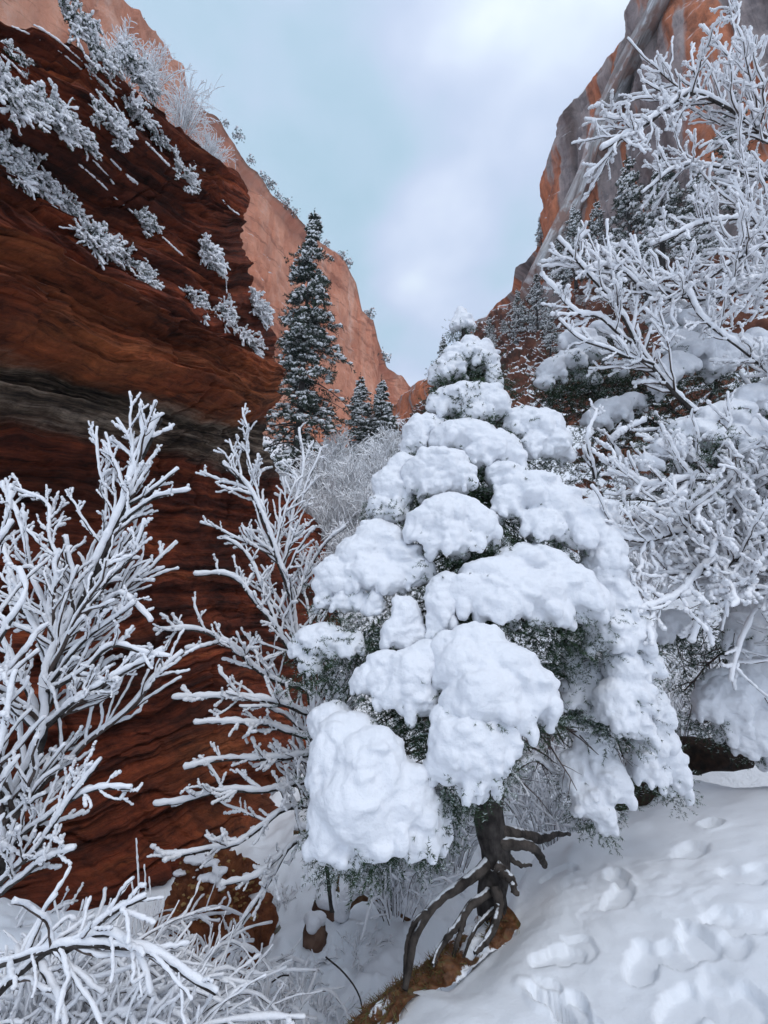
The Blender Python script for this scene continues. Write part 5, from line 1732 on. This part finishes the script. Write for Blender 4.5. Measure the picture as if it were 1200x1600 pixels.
for pl, ll in zip(LED, LEDL):
    q = resample(np.array(pl, float), max(5, len(pl) * 6))
    hs = [cast(CB, a, b_)[0] for a, b_ in q]
    hs = [x for x in hs if x is not None]
    if len(hs) < 4:
        continue
    p = resample(np.array(hs) + NPL * 0.03 + UP * 0.01, 34)
    g = Geo()
    lay_snow(g, [(p, 0.004)], rg, 0.035, 60, 6, gap=0.15)
    obj('ledge_snow', g, SNOW, label=ll, category='snow', group='ribbons of snow in the cracks of the dark cliff')

# bushes on the rim of the far wall
rg = np.random.RandomState(77)
fb = Geo()
spots = [(352, 192, 78), (372, 212, 82), (392, 250, 86), (412, 278, 91), (422, 290, 93), (434, 304, 96), (447, 318, 98), (460, 332, 101), (215, 38, 55), (240, 70, 58), (262, 100, 62), (510, 380, 113), (534, 400, 118), (543, 412, 120), (578, 492, 129), (600, 560, 138), (205, 20, 53), (225, 52, 56)]
gpro = Geo()
cc = rg.normal(size=(60, 3)) * np.array([0.9, 0.9, 0.7]) + np.array([0, 0, 0.9])
sprigs(gpro, cc, rg.normal(size=(60, 3)), 0.6, 16, 0.4, 0.12, rg)
me1 = gpro.mesh('foliage', [FIRN], True)
gp2 = Geo()
spheres(gp2, cc[::2] + UP * 0.25, np.abs(rg.normal(size=(30, 3))) * 0.22 + 0.12, 1, jit=0.2, rg=rg)
me2 = gp2.mesh('snow_cover', [SNOWF], True)
ordn = ['first', 'second', 'third', 'fourth', 'fifth', 'sixth', 'seventh', 'eighth', 'ninth', 'tenth', 'eleventh', 'twelfth', 'thirteenth', 'fourteenth', 'fifteenth', 'sixteenth', 'seventeenth', 'last']
spots = sorted(spots)
for k, (px, py, y) in enumerate(spots):
    c = P(px, py + 3, y)
    o = thing('rim_bush', ordn[k] + ' tiny snowy bush from the left along the skyline of the orange wall', 'bush', c, 'tiny bushes on the rim of the orange wall')
    for nm, me in (('foliage', me1), ('snow_cover', me2)):
        ch = bpy.data.objects.new(nm, me)
        COL.objects.link(ch)
        ch.parent = o
    s_ = rg.uniform(0.5, 0.95) * y / 95
    o.scale = (s_, s_, s_)
    o.rotation_euler = (0, 0, rg.uniform(0, 6))


# ------------------------------------------------------------------ rocks, log, dirt, grass
def rock(label, c, r, rg, m=REDROCK, snow_=True, group=None, name='rock'):
    c = np.array(c, float)
    root = thing(name, label, 'rock', c, group)
    v, f = ico(3)
    d = v * np.array(r)
    d = d * (1 + 0.28 * fbm(v * 1.4 + c, 3, 5) + 0.05 * fbm(v * 6 + c, 2, 6))[:, None]
    g = Geo()
    g.add(c + d, t=f)
    obj('stone', g, m, root, smooth=False)
    if snow_:
        k = 9
        C = c + np.stack([rg.uniform(-0.6, 0.6, k) * r[0], rg.uniform(-0.6, 0.6, k) * r[1], np.full(k, r[2] * 0.85)], -1)
        g = melt(C, np.stack([np.full(k, r[0] * 0.5), np.full(k, r[1] * 0.5), np.full(k, r[2] * 0.45)], -1), 0.02, 4, 0.006, 8)
        obj('snow_cap', g, SNOW, root)


rg = np.random.RandomState(88)
for (px, py, y, r, l, m) in [(412, 1450, 5.2, (0.17, 0.12, 0.10), 'grey stone poking from the snow below the drooping twigs', GREYROCK), (492, 1470, 4.3, (0.12, 0.10, 0.15), 'upright snow-capped stone in the gully, left of the roots', REDROCK),
                             (512, 1430, 4.6, (0.16, 0.14, 0.17), 'snow-capped boulder beside the fallen log', REDROCK)]:
    p = GH(px, py + 12)
    rock(l, p + UP * r[2] * 0.45, r, rg, m)

# conglomerate mound at the cliff foot
pm = GH(335, 1480)
print('mound', pm)
KM = PX(335, 1480, pm[1])
pm = pm + UP * 20 * KM
root = thing('dirt_mound', 'mound of orange dirt and small yellow stones at the foot of the dark cliff', 'dirt mound', pm)
v, f = ico(6)
g = Geo()
dd = v * np.array([82 * KM, 70 * KM, 112 * KM]) * (1 + 0.28 * fbm(v * 1.6, 4, 44) + 0.09 * fbm(v * 7, 4, 45) + 0.03 * fbm(v * 22, 2, 46))[:, None]
g.add(pm + dd, t=f)
obj('dirt', g, plain('orange_dirt', (0.09, 0.028, 0.013), (0.22, 0.075, 0.03), 9, 0.95, 0.03, 40), root)
ST = plain('yellow_stone', (0.20, 0.11, 0.04), (0.38, 0.24, 0.10), 5, 0.9)
bm_ = BVHTree.FromPolygons((pm + dd).tolist(), f.tolist())
for _ in range(130):
    px, py = rg.uniform(250, 420), rg.uniform(1290, 1440)
    h, n_ = cast(bm_, px, py)
    if h is None:
        continue
    g = Geo()
    s_ = rg.uniform(0.010, 0.028)
    spheres(g, [h], [np.array([rg.uniform(0.8, 1.3), 1, rg.uniform(0.5, 0.8)]) * s_], 1, jit=0.3, rg=rg)
    obj('pebble', g, ST, root, smooth=False)
g = Geo()
C, R = [], []
for _ in range(46):
    px, py = rg.uniform(250, 400), rg.uniform(1270, 1400)
    h, n_ = cast(bm_, px, py)
    if h is not None:
        s_ = rg.uniform(0.02, 0.07)
        C.append(h + n_ * 0.005)
        R.append((s_ * 1.4, s_, s_ * 0.5))
if C:
    obj('snow_patch', melt(np.array(C), np.array(R), 0.014, 3, 0.004, 12), SNOW, root)

# arched log with snow in the gully
yl = GH(590, 1450)[1]
print('log', yl)
p, _ = limb([(533, 1448, yl), (542, 1412, yl), (565, 1402, yl), (600, 1410, yl), (642, 1442, yl)], 0.05, 26)
root = thing('fallen_log', 'arched brown dead log under a thick cap of snow in the gully', 'log', p[0])
g = Geo()
tubes(g, p[None], (0.05 * np.linspace(1.0, 0.45, 26))[None], 10, jag=0.08)
obj('log_wood', g, WOOD, root)
kk = 22
ci = resample(p, kk)
obj('snow_cap', melt(ci + UP * 0.09, np.stack([np.full(kk, 0.08), np.full(kk, 0.09), np.full(kk, 0.055)], -1), 0.014, 3, 0.006, 10), SNOW, root)
yl = GH(525, 1420)[1]
p, _ = limb([(460, 1300, yl), (500, 1300, yl), (520, 1345, yl), (525, 1425, yl)], 0.04, 20)
root = thing('dead_stump', 'broken dark stump half hidden under the lowest snow load', 'stump', p[-1])
g = Geo()
tubes(g, p[None], (0.05 * np.linspace(0.5, 1.2, 20))[None], 9, jag=0.1)
obj('stump_wood', g, WOOD, root)
g = Geo()
lay_snow(g, [(p, 0.03)], rg, 0.04, 34, 7)
obj('snow_cap', g, SNOW, root)

# thin dark stem leaning in the gully
for (pl, l) in [([(510, 1495, 3.2), (535, 1515, 3.2), (560, 1550, 3.2), (572, 1600, 3.25)], 'single thin bare stem leaning out of the gully snow'), ([(425, 1535, 3.2), (440, 1525, 3.2), (452, 1524, 3.2)], 'short curled twig lying on the gully snow')]:
    g = Geo()
    q, r = limb(pl, 0.005, 14)
    tubes(g, q[None], np.full((1, 14), 0.0045), 5)
    obj('bare_twig', g, BARK, label=l, category='twig')

for (px, py, w_, h_, l) in [(1000, 1252, 0.30, 0.13, 'soil painted shade-dark in the hollow under the right skirt of the big fir'), (1130, 1190, 0.42, 0.16, 'soil painted shade-dark in the hollow under the fir at the right edge')]:
    c = bank_hit(px, py) + np.array([0.05, 0.28, -0.02])  # mounds added to darken the hollows; their soil colour carries the shade
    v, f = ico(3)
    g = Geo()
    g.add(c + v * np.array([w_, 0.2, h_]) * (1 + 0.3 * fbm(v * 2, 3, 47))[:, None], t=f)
    obj('shaded_soil_mound', g, plain('shade_dark_soil', (0.012, 0.008, 0.006), (0.04, 0.022, 0.014), 14, 0.95, 0.02, 30), label=l, category='soil')

# bare soil face of the bank under the roots, then the grass and litter on it
nA, nB = 150, 70
ra = np.array([resample([P(*p) for p in r], nA) for r in SOILROWS])
wv = np.linspace(0, 1, nB)[None, :, None]
V = ra[0][:, None, :] * (1 - wv) + ra[1][:, None, :] * wv
V[..., 2] += 0.05 * np.sin(np.linspace(0, math.pi, nB))[None] - 0.10 * (1 - np.linspace(0, 1, nB))[None] ** 3
V = V + np.array([-0.4, -0.5, 0.7]) * (0.05 * fbm(V * 6, 4, 91) + 0.012 * fbm(V * 30, 2, 92))[..., None]
mk = np.zeros((nA, nB, 3))
mk[..., 0] = (sstep(0.0, 0.35, wv[..., 0]) * sstep(1.05, 0.95, wv[..., 0])) * (0.3 + 0.7 * sstep(-0.5, 0.3, fbm(V * 4.0, 3, 93) + 0.28))
obj('soil_bank', grid_mesh('soil_bank', V, [GROUND], mask=mk), None, kind='structure')
g = Geo()
O = []
for _ in range(900):
    a_, b_ = rg.randint(4, nA), int(rg.triangular(0.1, 0.55, 1.0) * (nB - 1))
    if mk[a_, b_, 0] > 0.55:
        O.append(V[a_, b_] - UP * 0.01)
O = np.array(O)
sprigs(g, O, rg.normal(size=O.shape) * 0.6 + np.array([-0.5, -0.4, 0.1]), 0.02, 6, 0.045, 0.004, rg, m=0, frost=1, pf=0.5)
obj('dry_grass', g, [GRASS, LITTER], kind='stuff', label='dry grass and rusty litter on the bare bank under the roots')

for o in SC.objects:
    if o.parent is not None and o.name.split('.')[0] in ('twigs', 'twig_snow', 'branch_wood', 'snow_cover', 'stems', 'foliage', 'needles', 'crown', 'snow_patch'):
        o['kind'] = 'stuff'

# ------------------------------------------------------------------ thin winter haze
g = Geo()
x0, x1, y0, y1, z0, z1 = -128, 128, -28, 312, -14, 210
vv_ = [(x, y, z) for z in (z0, z1) for y in (y0, y1) for x in (x0, x1)]
g.add(vv_, q=[(0, 2, 3, 1), (4, 5, 7, 6), (0, 1, 5, 4), (2, 6, 7, 3), (0, 4, 6, 2), (1, 3, 7, 5)])
hm = bpy.data.materials.new('haze')
hm.use_nodes = True
ht = hm.node_tree
ht.nodes.clear()
pv = N(ht, 'ShaderNodeVolumePrincipled')
pv.inputs['Color'].default_value = (0.86, 0.90, 0.96, 1)
pv.inputs['Density'].default_value = 0.0007
ho = N(ht, 'ShaderNodeOutputMaterial')
ht.links.new(pv.outputs[0], ho.inputs['Volume'])
obj('haze', g, hm, smooth=False, kind='stuff')
